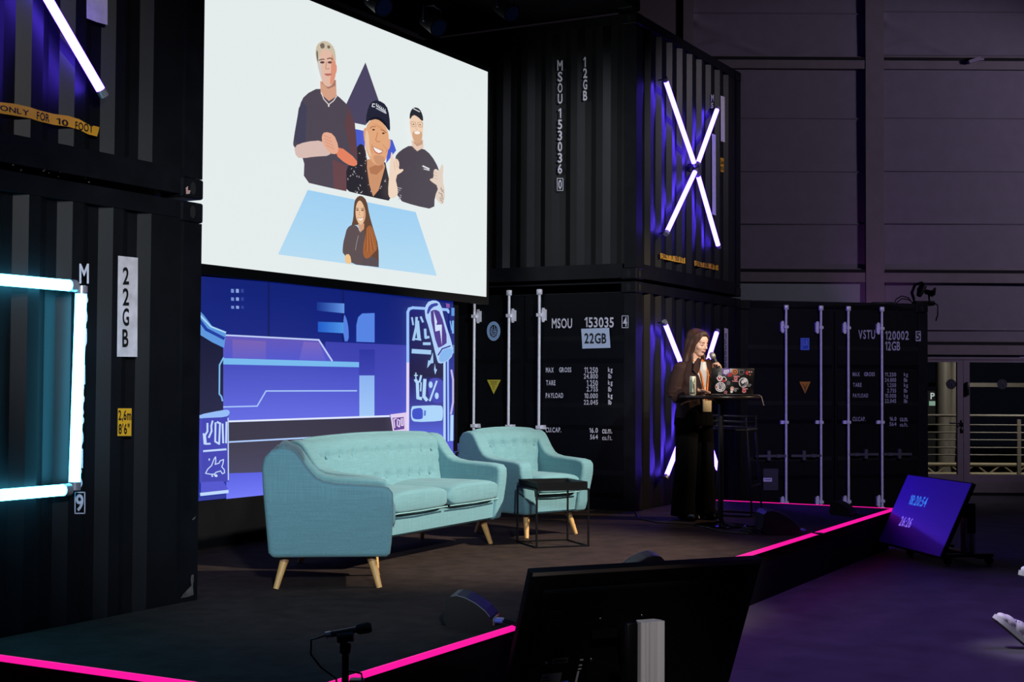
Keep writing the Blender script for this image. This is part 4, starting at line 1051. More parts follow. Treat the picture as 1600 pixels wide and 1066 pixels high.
SM = [mat('sticker_white', (225, 220, 230), 0.5), mat('sticker_violet', (120, 85, 200), 0.5), mat('sticker_red', (180, 45, 55), 0.5), mat('sticker_orange', (215, 120, 70), 0.5),
      mat('sticker_black', (20, 18, 20), 0.5), mat('sticker_grey', (120, 120, 126), 0.5), mat('sticker_rose', (200, 130, 140), 0.5)]
K = Stick()
K.poly([(385, 115), (535, 110), (525, 185), (470, 215), (440, 235), (430, 215), (375, 205)], 1); K.poly([(408, 135), (515, 128), (505, 178), (460, 200), (445, 215), (440, 200), (398, 195)], 0); K.line((440, 150), (440, 185), 12, 1); K.line((475, 148), (475, 183), 12, 1)
K.oval(640, 165, 58, 48, 3); K.oval(640, 165, 40, 32, 4); K.oval(640, 165, 24, 18, 3)
K.poly([(725, 135), (828, 130), (826, 190), (775, 225), (730, 195)], 5); K.poly([(735, 143), (820, 139), (816, 188), (775, 214), (738, 190)], 4)
K.poly([(850, 180), (900, 140), (930, 160), (920, 215), (880, 215)], 2); K.oval(960, 195, 40, 40, 4); K.oval(985, 165, 16, 14, 6); K.oval(955, 215, 14, 12, 3); K.oval(940, 165, 12, 12, 0)
K.oval(322, 205, 42, 38, 5); K.poly([(250, 270), (300, 225), (370, 240), (400, 290), (330, 335), (290, 320)], 0); K.poly([(270, 268), (305, 240), (355, 255), (345, 300), (305, 310)], 2); K.oval(318, 262, 18, 16, 0)
K.poly([(360, 290), (390, 245), (435, 250), (475, 300), (440, 335), (380, 345)], 0); K.poly([(375, 295), (395, 258), (430, 262), (455, 298), (400, 330)], 4); K.oval(405, 320, 45, 20, 2); K.poly([(480, 230), (540, 170), (585, 200), (560, 245), (500, 250)], 2)
K.oval(340, 425, 108, 84, 0); K.oval(340, 425, 92, 70, 4)
for a, e in (((265, 390), (280, 460)), ((295, 370), (300, 480)), ((330, 360), (340, 400)), ((375, 370), (370, 480)), ((410, 380), (400, 460)), ((300, 430), (380, 420)), ((310, 470), (370, 478))): K.line(a, e, 22, 0)
K.oval(340, 430, 30, 32, 5); K.oval(255, 425, 16, 20, 2)
K.oval(505, 350, 36, 34, 5); K.oval(505, 350, 24, 22, 4); K.oval(505, 350, 14, 12, 5)
K.line((605, 238), (735, 244), 20, 6); K.oval(655, 280, 40, 34, 6); K.line((580, 320), (705, 328), 18, 6); K.oval(655, 275, 20, 14, 2)
K.oval(820, 345, 100, 86, 0); K.oval(820, 345, 86, 74, 5); K.oval(800, 345, 55, 52, 4); K.oval(805, 335, 34, 30, 0); K.oval(850, 310, 40, 34, 0); K.line((760, 400), (800, 410), 18, 4)
K.poly([(880, 375), (980, 365), (985, 385), (960, 415), (890, 410)], 5); K.line((895, 392), (970, 386), 14, 4)
K.oval(585, 455, 40, 42, 0); K.oval(585, 455, 34, 36, 3); K.oval(585, 460, 20, 20, 0); K.line((620, 445), (715, 452), 20, 5); K.oval(655, 480, 30, 24, 5); K.oval(575, 505, 26, 20, 0)
K.poly([(405, 505), (450, 480), (490, 500), (470, 545), (430, 545)], 5); K.oval(448, 512, 26, 20, 2)
K.line((795, 448), (912, 452), 22, 6); K.oval(838, 490, 44, 32, 6); K.oval(838, 488, 26, 18, 2)
K.mb.build('stickers', SM, lp, 'assorted colourful stickers', normals=False)
# cable hanging from the table edge
b = MB(); c0 = tpos(0.285, 0.06, 0.006); pts = [c0, tpos(0.285, -0.06, 0.006), tpos(0.30, -0.16, 0.008), tpos(0.315, -0.185, -0.005), tpos(0.335, -0.19, -0.08)]
b.tube(pts, 0.0035, 8); tag(b.build('cable', mat('pale_cable', (150, 130, 120), 0.5)), 'thin pale cable hanging over the right edge of the bar table', 'cable')
# stool
s0 = (on_z(1163, 809, SZ), on_z(1191, 803, SZ))
sd = (s0[1] - s0[0]); srz = atan2(sd.y, sd.x)
stc = (s0[0] + s0[1]) / 2
st = thing('bar_stool', 'black wire bar stool with low back behind the bar table', 'stool', (stc.x, stc.y, SZ), srz + radians(8))
sw = 0.2; shh = 0.78
for sx in (-1, 1):
    b = MB(); b.tube([(sx * 0.17, 0.02, shh), (sx * 0.185, -0.01, 0.4), (sx * 0.2, -0.03, 0.05), (sx * 0.2, -0.02, 0.012), (sx * 0.2, 0.03, 0.010), (sx * .2, .40, .010), (sx * 0.2, 0.42, 0.05), (sx * 0.18, 0.38, 0.4), (sx * 0.16, 0.34, shh)], 0.009, 8); b.build('leg', black_metal, st)
b = MB(); b.tube([(-0.2, -0.02, .012), (0.2, -0.02, 0.012)], 0.009, 8); b.tube([(-0.192, -0.02, 0.28), (0.192, -0.02, 0.28)], 0.009, 8); b.build('foot_rest', black_metal, st)
b = MB()
b.rbox(-0.19, 0.19, -0.0, 0.36, shh, shh + 0.025, 0.01, 2); b.build('seat', black_plastic, st)
b = MB()
for z in (0.0, 0.05, 0.1):
    b.tube([(-0.2, 0.02, shh + 0.03 + z), (-0.205, 0.3, shh + 0.035 + z), (-0.15, 0.385, shh + .04 + z), (0.15, 0.385, shh + .04 + z), (0.205, 0.3, shh + 0.035 + z), (0.2, 0.02, shh + 0.03 + z)], 0.007, 8)
for sx in (-1, 1): b.tube([(sx * 0.2, 0.02, shh), (sx * 0.2, 0.02, shh + 0.14)], 0.007, 8); b.tube([(sx * 0.15, 0.385, shh), (sx * 0.15, 0.385, shh + 0.145)], .007, 8)
b.build('backrest', black_metal, st)

# ================================================================== PEOPLE
skin = mat('skin_warm', (224, 176, 150), 0.55, 0, 0.05, 12)
hair_m = mat('brown_hair', (62, 34, 20), 0.6, 0, 0.45, 55, 0.4, stretch=(1, 1, 0.08))
jacket_m = mat('brown_corduroy_jacket', (44, 17, 11), 0.85, 0, 0.2, 60, 0.4, stretch=(1, 1, .05))
trouser_m = mat('black_trousers', (5, 5, 7), 0.95, 0, 0.2, 30, spec=0.1)
white_top = mat('white_top', (220, 214, 205), 0.8)
lips_m = mat('lip_rose', (176, 88, 80), 0.45)
eye_w = mat('eye_white', (225, 220, 215), 0.3); eye_d = mat('eye_dark', (38, 24, 18), 0.3)


def hand(mb, wrist, tip_dir, palm_n, curl, size=1.0, thumb_side=1):
    """palm, four fingers and a thumb; curl bends the fingers towards palm_n"""
    w = Vector(wrist); d = Vector(tip_dir).normalized(); n = Vector(palm_n); n = (n - d * n.dot(d)).normalized(); s_ = d.cross(n) * thumb_side
    def P(a, bb, c): return w + (d * a + s_ * bb + n * c) * size
    mb.tube([P(-0.02, 0, 0), P(0.02, 0, 0), P(0.055, 0.002, 0.002), P(0.088, 0, 0.004)], [0.024 * size, 0.030 * size, 0.037 * size, 0.034 * size], 12, flat=0.45) if False else None
    for k in range(4):
        off = (k - 1.5) * 0.0195
        mb.tube([P(-0.01, off * .55, 0), P(0.045, off * .9, 0), P(0.09, off, 0.003)], [0.0135 * size, 0.0145 * size, 0.0115 * size], 10)
        L = (0.070, 0.082, 0.076, 0.058)[k] * size
        pt = P(0.088, off, 0.003); dd = d.copy(); pts = [pt]; a = 0
        for j in range(3):
            a += curl * (0.75, 1.0, 0.7)[j]
            dd = (d * cos(a) + n * sin(a))
            pt = pt + dd * L * (0.45, 0.32, 0.25)[j]; pts.append(pt)
        mb.tube(pts, [0.0095 * size, 0.0088 * size, 0.008 * size, 0.0062 * size], 10); mb.ell(pts[-1], 0.0063 * size, 8, 6)
    t0 = P(0.015, -0.026, 0.004); t1 = P(0.05, -0.048, 0.022 + .01 * curl); t2 = P(0.078, -0.05 + 0.02 * curl, 0.034 + 0.022 * curl); t3 = P(0.098, -0.045 + 0.035 * curl, 0.04 + 0.03 * curl)
    mb.tube([t0, t1, t2, t3], [0.015 * size, 0.0125 * size, 0.0105 * size, 0.0075 * size], 10); mb.ell(t3, 0.0075 * size, 8, 6)


def head(mb, M, sz=1.0):
    """skull, jaw, nose, lips, brow, ears; local -y looks ahead, origin at the head centre"""
    def E(c, r): 
        q = MB(); q.ell((0, 0, 0), [v * sz for v in r], 24, 16); mb.add([M @ (Vector(p) + Vector(c) * sz) for p in q.v], q.f, 0, True)
    E((0, 0.018, 0.035), (0.074, 0.092, 0.082)); E((0, -0.028, -0.02), (0.060, 0.062, 0.078)); E((0, -0.046, -0.082), (0.034, 0.034, 0.026)); E((0, -0.02, -0.06), (0.050, 0.058, 0.04))
    E((0, -0.058, 0.040), (0.054, 0.032, 0.040)); E((0, -0.079, 0.020), (0.038, 0.012, 0.010))
    for s_ in (-1, 1):
        E((s_ * 0.034, -0.056, -0.024), (0.028, 0.026, 0.026)); E((s_ * 0.030, -0.075, 0.002), (0.016, 0.012, 0.011)); E((s_ * 0.073, 0.012, -0.004), (0.009, 0.018, 0.030))
    q = MB(); q.tube([(0, -0.088, 0.012), (0, -0.097, -0.008), (0, -0.108, -0.026), (0, -0.100, -0.034)], [0.008, 0.010, 0.0125, 0.007], 10)
    q.ell((-.010, -0.093, -0.030), (0.009, 0.010, 0.008), 10, 8); q.ell((.010, -0.093, -0.030), (0.009, 0.010, 0.008), 10, 8)
    q.ell((0, -0.088, -0.052), (0.021, 0.010, 0.005), 12, 8); q.ell((0, -0.087, -0.060), (0.018, 0.010, 0.0055), 12, 8)
    mb.add([M @ (Vector(p) * sz) for p in q.v], q.f, 0, True)


def face_parts(M, parent, sz=1.0, lids=True):
    for s_ in (-1, 1):
        q = MB(); q.ell((s_ * 0.030, -0.0825, 0.000), (0.0125, 0.007, 0.0052), 14, 10, 0); q.ell((s_ * 0.030, -0.0872, -0.0012), (0.0052, 0.0034, 0.0042), 10, 8, 1)
        q2 = MB(); q2.add([M @ (Vector(p) * sz) for p in q.v], q.f, 0, True); q2.m = q.m; q2.build('eye', [eye_w, eye_d], parent)
        q = MB(); q.tube([(s_ * 0.014, -0.0935, 0.022), (s_ * 0.030, -0.0945, 0.0265), (s_ * 0.046, -0.086, 0.021)], [0.0018, 0.0022, 0.0012], 8)
        q.tube([(s_ * 0.017, -0.088, 0.003), (s_ * 0.030, -0.091, 0.0045), (s_ * 0.043, -0.083, 0.002)], [0.0016, 0.0024, 0.0016], 8)
        q2 = MB(); q2.add([M @ (Vector(p) * sz) for p in q.v], q.f, 0, True); q2.build('eyebrow', hair_m, parent)
    q = MB(); q.ell((0, -0.0885, -0.0525), (0.0195, 0.0095, 0.0036), 14, 8); q.ell((0, -0.0880, -0.0585), (0.0165, 0.0095, 0.0042), 14, 8)
    q2 = MB(); q2.add([M @ (Vector(p) * sz) for p in q.v], q.f, 0, True); q2.build('lips', lips_m, parent)


WRZ = radians(-25.5)
wm = thing('person', 'person with long brown hair and brown jacket speaking into microphone at bar table', 'person', (11.80, 4.585, SZ), WRZ)
HM = Matrix.Translation((0.0, -0.035, 1.575)) @ Matrix.Rotation(radians(6), 4, 'Z') @ Matrix.Rotation(radians(12), 4, 'X')
b = MB()
head(b, HM, 1.0)
b.tube([(0, 0.012, 1.36), (0, 0.0, 1.44), (0.002, -0.016, 1.53)], [0.062, 0.050, 0.05], 16)
# torso and legs under the clothes
for z, rx, ry in ((1.36, .15, .075), (1.28, .155, .095), (1.18, .145, .1), (1.06, .125, .09), (0.96, .15, .105), (0.88, .16, .11)):
    b.ell((0, 0.01, z), (rx, ry, 0.085), 20, 12)
LE, RE = Vector((0.245, -0.035, 1.075)), Vector((-0.235, 0.02, 1.10))
LWr, RWr = Vector((0.095, -0.175, 1.30)), Vector((-0.140, -0.195, 1.155))
b.tube([(0.155, 0.01, 1.365), (0.205, -0.01, 1.23), LE], [0.055, 0.047, 0.04], 12); b.tube([LE, (0.18, -0.10, 1.18), LWr], [0.04, 0.036, 0.024], 12)
b.tube([(-0.155, 0.01, 1.365), (-0.205, 0.015, 1.23), RE], [0.055, 0.047, 0.04], 12); b.tube([RE, (-0.19, -0.10, 1.135), RWr], [0.04, 0.036, 0.024], 12)
MICC = Vector((0.062, -0.185, 1.365))        # grip point of the microphone
hand(b, LWr, (-0.25, -0.10, 0.93), (-0.30, 0.9, 0.2), 0.0001, 0.01) if False else None
hand(b, LWr, (0.05, -0.45, 0.85), (-0.95, 0.15, 0.05), 0.95, 0.92, 1)
hand(b, RWr, (0.45, -0.85, -0.12), (0.05, -0.1, -1), 0.35, 0.95, -1)
for sx in (-1, 1): b.tube([(sx * 0.085, 0.01, 0.90), (sx * 0.10, -0.005, 0.50), (sx * 0.115, 0.02, 0.09)], [0.085, 0.058, 0.042], 14)
for sx in (-1, 1): b.tube([(sx * 0.115, 0.04, 0.05), (sx * 0.125, -0.10, 0.035)], [0.035, 0.03], 10)
b.fused('body', skin, wm, 0.005, 5)
face_parts(HM, wm)
# hair: cap and long falls
b = MB()
def hp(x, y, z): return HM @ Vector((x, y, z))
def he(c, r): 
    q = MB(); q.ell((0, 0, 0), r, 22, 14); b.add([HM @ (Vector(p) + Vector(c)) for p in q.v], q.f, 0, True)
he((0, 0.030, 0.048), (0.086, 0.094, 0.084)); he((0, 0.058, -0.02), (0.083, 0.07, 0.11)); he((0, -0.030, 0.092), (0.060, 0.050, 0.034))
rr = random.Random(8)
for k in range(34):
    a = -1.32 + 2.64 * k / 33
    x = 0.083 * sin(a); y = 0.012 + 0.085 * cos(a)
    fr = abs(a) > 1.1
    z0 = 0.07
    p0 = hp(x * .8, y * .8 - (.04 if fr else 0), 0.085); p1 = hp(x * 1.05, y - (.03 if fr else 0), 0.0); p2 = hp(x * 1.12, y + 0.0 - (.012 if fr else 0), -0.10)
    dirx = -1 if x < 0 else 1
    p3 = Vector((p2.x + x * .25, p2.y * .8 + 0.01, p2.z - 0.10)); p4 = Vector((p3.x + x * .35 + rr.uniform(-.012, .012), p3.y - (0.05 if abs(a) > .8 else -0.01), 1.29 + rr.uniform(-.04, .04)))
    b.tube([p0, p1, p2, p3, p4], [0.014, 0.021, 0.021, 0.018, 0.006], 8)
for sx in (-1, 1):
    for k in range(5):
        p0 = hp(sx * (0.012 + .011 * k), -0.062 + .008 * k, 0.108 - .004 * k); p1 = hp(sx * (0.052 + .006 * k), -0.066 + .012 * k, 0.070); p2 = hp(sx * (0.075 + .002 * k), -0.035 + .012 * k, 0.0); p3 = hp(sx * 0.080, -0.018 + .012 * k, -0.09)
        p4 = Vector((p3.x + sx * .015, p3.y - 0.035, 1.36 + rr.uniform(-.03, .03)))
        b.tube([p0, p1, p2, p3, p4], [0.010, 0.013, 0.015, 0.015, 0.006], 8)
b.fused('hair', hair_m, wm, 0.006, 1)
# jacket: open shell with sleeves and collar
b = MB()
secs = [(0.84, .185, .135, .06), (0.98, .178, .13, .07), (1.10, .172, .128, .09), (1.20, .182, .128, .17), (1.28, .198, .122, .28), (1.345, .196, .108, .42), (1.395, .155, .092, .62), (1.425, .088, .076, .80)]
def jf(u, v):
    f = v * (len(secs) - 1); i = min(int(f), len(secs) - 2); t = f - i
    z, rx, ry, g = [secs[i][j] * (1 - t) + secs[i + 1][j] * t for j in range(4)]
    a = -pi / 2 + g + (2 * pi - 2 * g) * u
    fold = 0.004 * sin(a * 9 + z * 30)
    return Vector(((rx + fold) * cos(a), 0.008 + (ry + fold) * sin(a), z))
b.grid(jf, 60, 28)
b.grid(lambda u, v: (jf(u, v) - Vector((0, 0, jf(u, v).z))) * 0.94 + Vector((0, 0, jf(u, v).z)), 60, 28)
for e in (0, 1): b.grid(lambda u, v, e=e: (jf(e, v) - Vector((0, 0, jf(e, v).z))) * (1 - .06 * u) + Vector((0, 0, jf(e, v).z)), 1, 28)
b.grid(lambda u, v: (jf(u, 0) - Vector((0, 0, .84))) * (1 - .06 * v) + Vector((0, 0, .84)), 60, 1)
b.build('jacket', jacket_m, wm)
for sx, el, wr, mid, m2 in ((1, LE, LWr, (0.212, -0.01, 1.23), (0.185, -0.10, 1.175)), (-1, RE, RWr, (-0.212, 0.015, 1.23), (-0.195, -0.10, 1.135))):
    b = MB(); el = Vector(el); wr = Vector(wr)
    b.tube([(sx * 0.135, 0.008, 1.372), (sx * 0.175, 0.004, 1.345), mid, el + Vector((sx * .004, 0.012, 0.02)), el + Vector((0, -0.005, -0.012)), m2, wr], [0.055, 0.068, 0.063, 0.056, 0.055, 0.05, 0.041], 16)
    for k in range(4): 
        c = Vector(mid).lerp(el, .2 + .25 * k); b.ell(c, (0.064, 0.060, 0.02), 14, 8)
    b.fused('sleeve', jacket_m, wm, 0.008, 3)
for sx in (-1, 1):
    b = MB(); b.prism([(0.03, 1.43), (0.065, 1.445), (0.115, 1.395), (0.13, 1.33), (0.085, 1.29), (0.05, 1.34)], (0, -0.105, 0), (sx, 0, 0), (0, 0, 1), (0, -0.012, 0)); b.build('collar', jacket_m, wm)
b = MB()
b.grid(lambda u, v: (0.115 * (u * 2 - 1) * (0.35 + 0.65 * v), -0.098 - 0.022 * (1 - (u * 2 - 1) ** 2) * (1 - .9 * max(0, v - .3)), 1.05 + v * 0.36), 14, 14)
b.build('white_top', white_top, wm)
b = MB()
for sx in (-1, 1):
    b.tube([(sx * 0.06, -0.03, 1.43), (sx * 0.058, -0.098, 1.385), (sx * 0.04, -0.132, 1.28), (sx * 0.015, -0.142, 1.15), (sx * 0.004, -0.150, 1.065)], 0.009, 8, flat=0.3)
b.build('lanyard', mat('orange_lanyard', (232, 124, 36), 0.7), wm)
b = MB(); b.rbox(-0.052, 0.052, -0.160, -0.152, 0.965, 1.065, 0.002, 1); b.build('badge', mat('cream_badge', (232, 215, 175), 0.6, 0, 0.06, 18), wm)
# trousers and shoes
b = MB()
b.tube([(0, 0.012, 0.99), (0, 0.012, 0.84)], [0.165, 0.182], 20)
for sx in (-1, 1): b.tube([(sx * 0.085, 0.01, 0.90), (sx * 0.098, 0.0, 0.70), (sx * 0.11, 0.0, 0.45), (sx * 0.12, 0.018, 0.20), (sx * 0.125, 0.02, 0.035)], [0.108, 0.100, 0.098, 0.105, 0.112], 16)
b.fused('trousers', trouser_m, wm, 0.01, 3)
for sx in (-1, 1):
    b = MB(); b.ell((sx * 0.125, -0.09, 0.04), (0.045, 0.105, 0.038), 16, 10); b.ell((sx * 0.122, 0.03, 0.05), (0.042, 0.06, 0.048), 14, 10)
    sh = b.fused('shoe', mat('black_leather', (16, 15, 16), 0.25), wm, 0.006, 2)
    b = MB(); b.tube([(sx * 0.125 - .042, -0.06, 0.036), (sx * 0.125 - .03, -0.16, 0.036), (sx * 0.125, -0.192, 0.036), (sx * 0.125 + .03, -0.16, 0.036), (sx * 0.125 + .042, -0.06, 0.036)], 0.004, 6); b.build('toe_glint', mat('shoe_glint', (205, 170, 110), 0.3, 0.8), sh)  # pale tube stands in for the glint on the shoe toe
# microphone in her raised hand
bpy.context.view_layer.update()
WMt = wm.matrix_basis
mdir = Vector((-0.30, 0.30, 0.90)).normalized()
gp = LWr + Vector((0.05, -0.45, 0.85)).normalized() * 0.085 + Vector((-0.028, 0.004, 0.0))
mic = thing('microphone', 'black hand microphone with grey mesh head held up by the speaker', 'microphone', WMt @ gp, 0)
wd = (WMt.to_3x3() @ mdir).normalized()
b = MB(); b.cyl(wd * -0.11, wd * 0.075, 0.0135, 0.019, 16); b.build('mic_body', black_plastic, mic)
b = MB(); b.tube([wd * 0.072, wd * 0.082, wd * 0.10, wd * 0.122, wd * 0.132], [0.018, 0.026, 0.027, 0.022, 0.010], 18); b.build('mic_head', mat('mic_mesh_grey', (150, 145, 138), 0.45, 0.6, 0.2, 300, 0.3), mic)

# seated listener at the right edge (only the feet reach the picture)
hp0 = on_z(1604, 1014, 0.0)
fd = -RH                                          # toes to the left
aud = thing('person', 'person in blue jeans and white sneakers seated at the right edge, legs out of frame', 'person', (hp0.x, hp0.y, 0), atan2(fd.y, fd.x) + pi / 2)
jeans = mat('blue_jeans', (70, 84, 130), 0.85, 0, 0.15, 30)
sneak = mat('white_sneaker', (225, 222, 228), 0.6, 0, 0.04, 14)
# local: -y forward (image left), z up, origin under the near heel
b = MB()
kneeN, hipN = Vector((0.0, 0.16, 0.52)), Vector((0.02, 0.60, 0.50))
b.tube([(0, 0.045, 0.10), (0, 0.10, 0.30), kneeN], [0.045, 0.058, 0.06], 14); b.tube([kneeN, hipN], [0.065, 0.085], 14)
kneeF, ankF = Vector((0.16, 0.30, 0.68)), Vector((0.10, 0.135, 0.49))
hipF = Vector((0.20, 0.62, 0.52))
b.tube([ankF + Vector((0, 0.03, 0)), (0.13, 0.22, 0.58), kneeF], [0.042, 0.052, 0.06], 12); b.tube([kneeF, hipF], [0.065, 0.085], 14)
b.tube([(0.11, 0.64, 0.48), (0.11, 0.68, 0.75), (0.11, 0.66, 1.0)], [0.16, 0.15, 0.165], 18)
b.tube([(0.11, 0.66, 1.0), (0.11, 0.64, 1.10), (0.11, 0.62, 1.2)], [0.15, 0.06, 0.055], 14)
MH2 = Matrix.Translation((0.11, 0.60, 1.27)); head(b, MH2)
for sx in (-1, 1):
    sh_ = Vector((0.11 + sx * 0.17, 0.66, 1.02)); el_ = Vector((0.11 + sx * 0.22, 0.55, 0.76)); wr_ = Vector((0.11 + sx * 0.10, 0.32, 0.68))
    b.tube([sh_, el_, wr_], [0.05, 0.042, 0.026], 12); hand(b, wr_, (-sx * .2, -0.9, -0.2), (0, 0, -1), 0.4, 0.95, sx)
b.tube([(0, 0.05, 0.09), (0, -0.08, 0.12)], [0.035, 0.03], 10); b.tube([ankF, ankF + Vector((0, -.12, -.03))], [0.035, 0.03], 10)
b.fused('body', skin, aud, 0.007, 3)
face_parts(MH2, aud)
b = MB(); he2 = Matrix.Translation((0.11, 0.60, 1.27)); b.ell((0.11, 0.625, 1.315), (0.085, 0.095, 0.08), 20, 12); b.ell((0.11, 0.65, 1.26), (0.08, 0.07, 0.09), 18, 12); b.fused('hair', hair_m, aud, 0.008, 2)
b = MB()
b.tube([(0, 0.045, 0.13), (0, 0.10, 0.32), kneeN + Vector((0, 0, .01)), kneeN + Vector((0, .06, .01)), hipN], [0.058, 0.072, 0.080, 0.084, 0.10], 14); b.tube([ankF + Vector((0, 0.06, 0.045)), (0.13, 0.22, 0.58), kneeF, kneeF + Vector((0, .06, 0)), hipF], [0.056, 0.066, 0.076, .08, 0.10], 14); b.tube([(0.11, 0.62, 0.50), (0.11, 0.68, 0.62)], [0.19, 0.175], 16)
b.fused('jeans', jeans, aud, 0.009, 3)
b = MB(); b.tube([(0.11, 0.68, 0.58), (0.11, 0.68, 0.8), (0.11, 0.66, 1.0), (0.11, 0.65, 1.07)], [0.175, 0.17, 0.185, 0.10], 18)
for sx in (-1, 1): b.tube([(0.11 + sx * 0.15, 0.66, 1.03), (0.11 + sx * 0.225, 0.55, 0.76), (0.11 + sx * 0.12, 0.36, 0.69)], [0.065, 0.055, 0.04], 12)
b.fused('sweater', mat('dark_sweater', (28, 28, 34), 0.9, 0, 0.2, 20), aud, 0.009, 3)


def sneaker(M, parent):
    q = MB()                                            # upper, toe at -y
    for c, r in (((0, 0.0, 0.055), (0.036, 0.05, 0.045)), ((0, -0.06, 0.055), (0.038, 0.06, 0.042)), ((0, -0.13, 0.045), (0.041, 0.06, 0.034)), ((0, -0.17, 0.038), (0.042, 0.045, 0.026)), ((0, 0.02, 0.085), (0.036, 0.04, 0.035))):
        e = MB(); e.ell(c, r, 18, 12); q.add(e.v, e.f, 0, True, M)
    sh = q.fused('sneaker', sneak, parent, 0.005, 2)
    q = MB(); prof = [(-.036, .055), (-.04, 0.0), (-.042, -.10), (-.046, -.16), (-.032, -.21), (0, -.226), (.032, -.21), (.046, -.16), (.042, -.10), (.04, 0.0), (.036, .055), (0, .066)]
    q.prism(prof, (0, 0, 0), (1, 0, 0), (0, 1, 0), (0, 0, 0.028), 0, True, M); q.build('sole', mat('pale_sole', (200, 196, 205), 0.7), sh)
    q = MB(); q.prism(prof, (0, 0, -0.006), (0.98, 0, 0), (0, .98, 0), (0, 0, 0.006), 0, False, M); q.build('outsole', mat('dark_outsole', (60, 52, 50), 0.8), sh)
    q = MB()
    for k in range(5): q.tube([M @ Vector((-0.026, -0.045 - k * 0.02, 0.088 - k * .005)), M @ Vector((0, -0.045 - k * 0.02, 0.102 - k * .006)), M @ Vector((0.026, -0.05 - k * 0.02, 0.088 - k * .005))], 0.0035, 6)
    q.build('laces', mat('grey_lace', (150, 148, 160), 0.8), sh)


sneaker(Matrix.Translation((0, -0.035, 0.045)) @ Matrix.Rotation(radians(-40), 4, 'X'), aud)
sneaker(Matrix.Translation(ankF + Vector((0, -0.0, -0.075))) @ Matrix.Rotation(radians(-12), 4, 'X'), aud)
# the chair that carries the listener
ch = thing('chair', 'black chair under the seated listener beyond the right edge', 'chair', aud.location, aud.rotation_euler[2])
b = MB(); b.rbox(-0.12, 0.34, 0.42, 0.86, 0.385, 0.415, 0.012, 2); b.build('seat', black_plastic, ch)
b = MB(); b.rbox(-0.12, 0.34, 0.87, 0.90, 0.55, 0.88, 0.012, 2); b.build('backrest', black_plastic, ch)
for x in (-0.10, 0.32):
    for y, top in ((0.44, 0.39), (0.885, 0.6)):
        b = MB(); b.cyl((x, y, 0), (x, y, top), 0.012); b.build('leg', black_metal, ch)
# ================================================================== MONITORS ON TROLLEYS


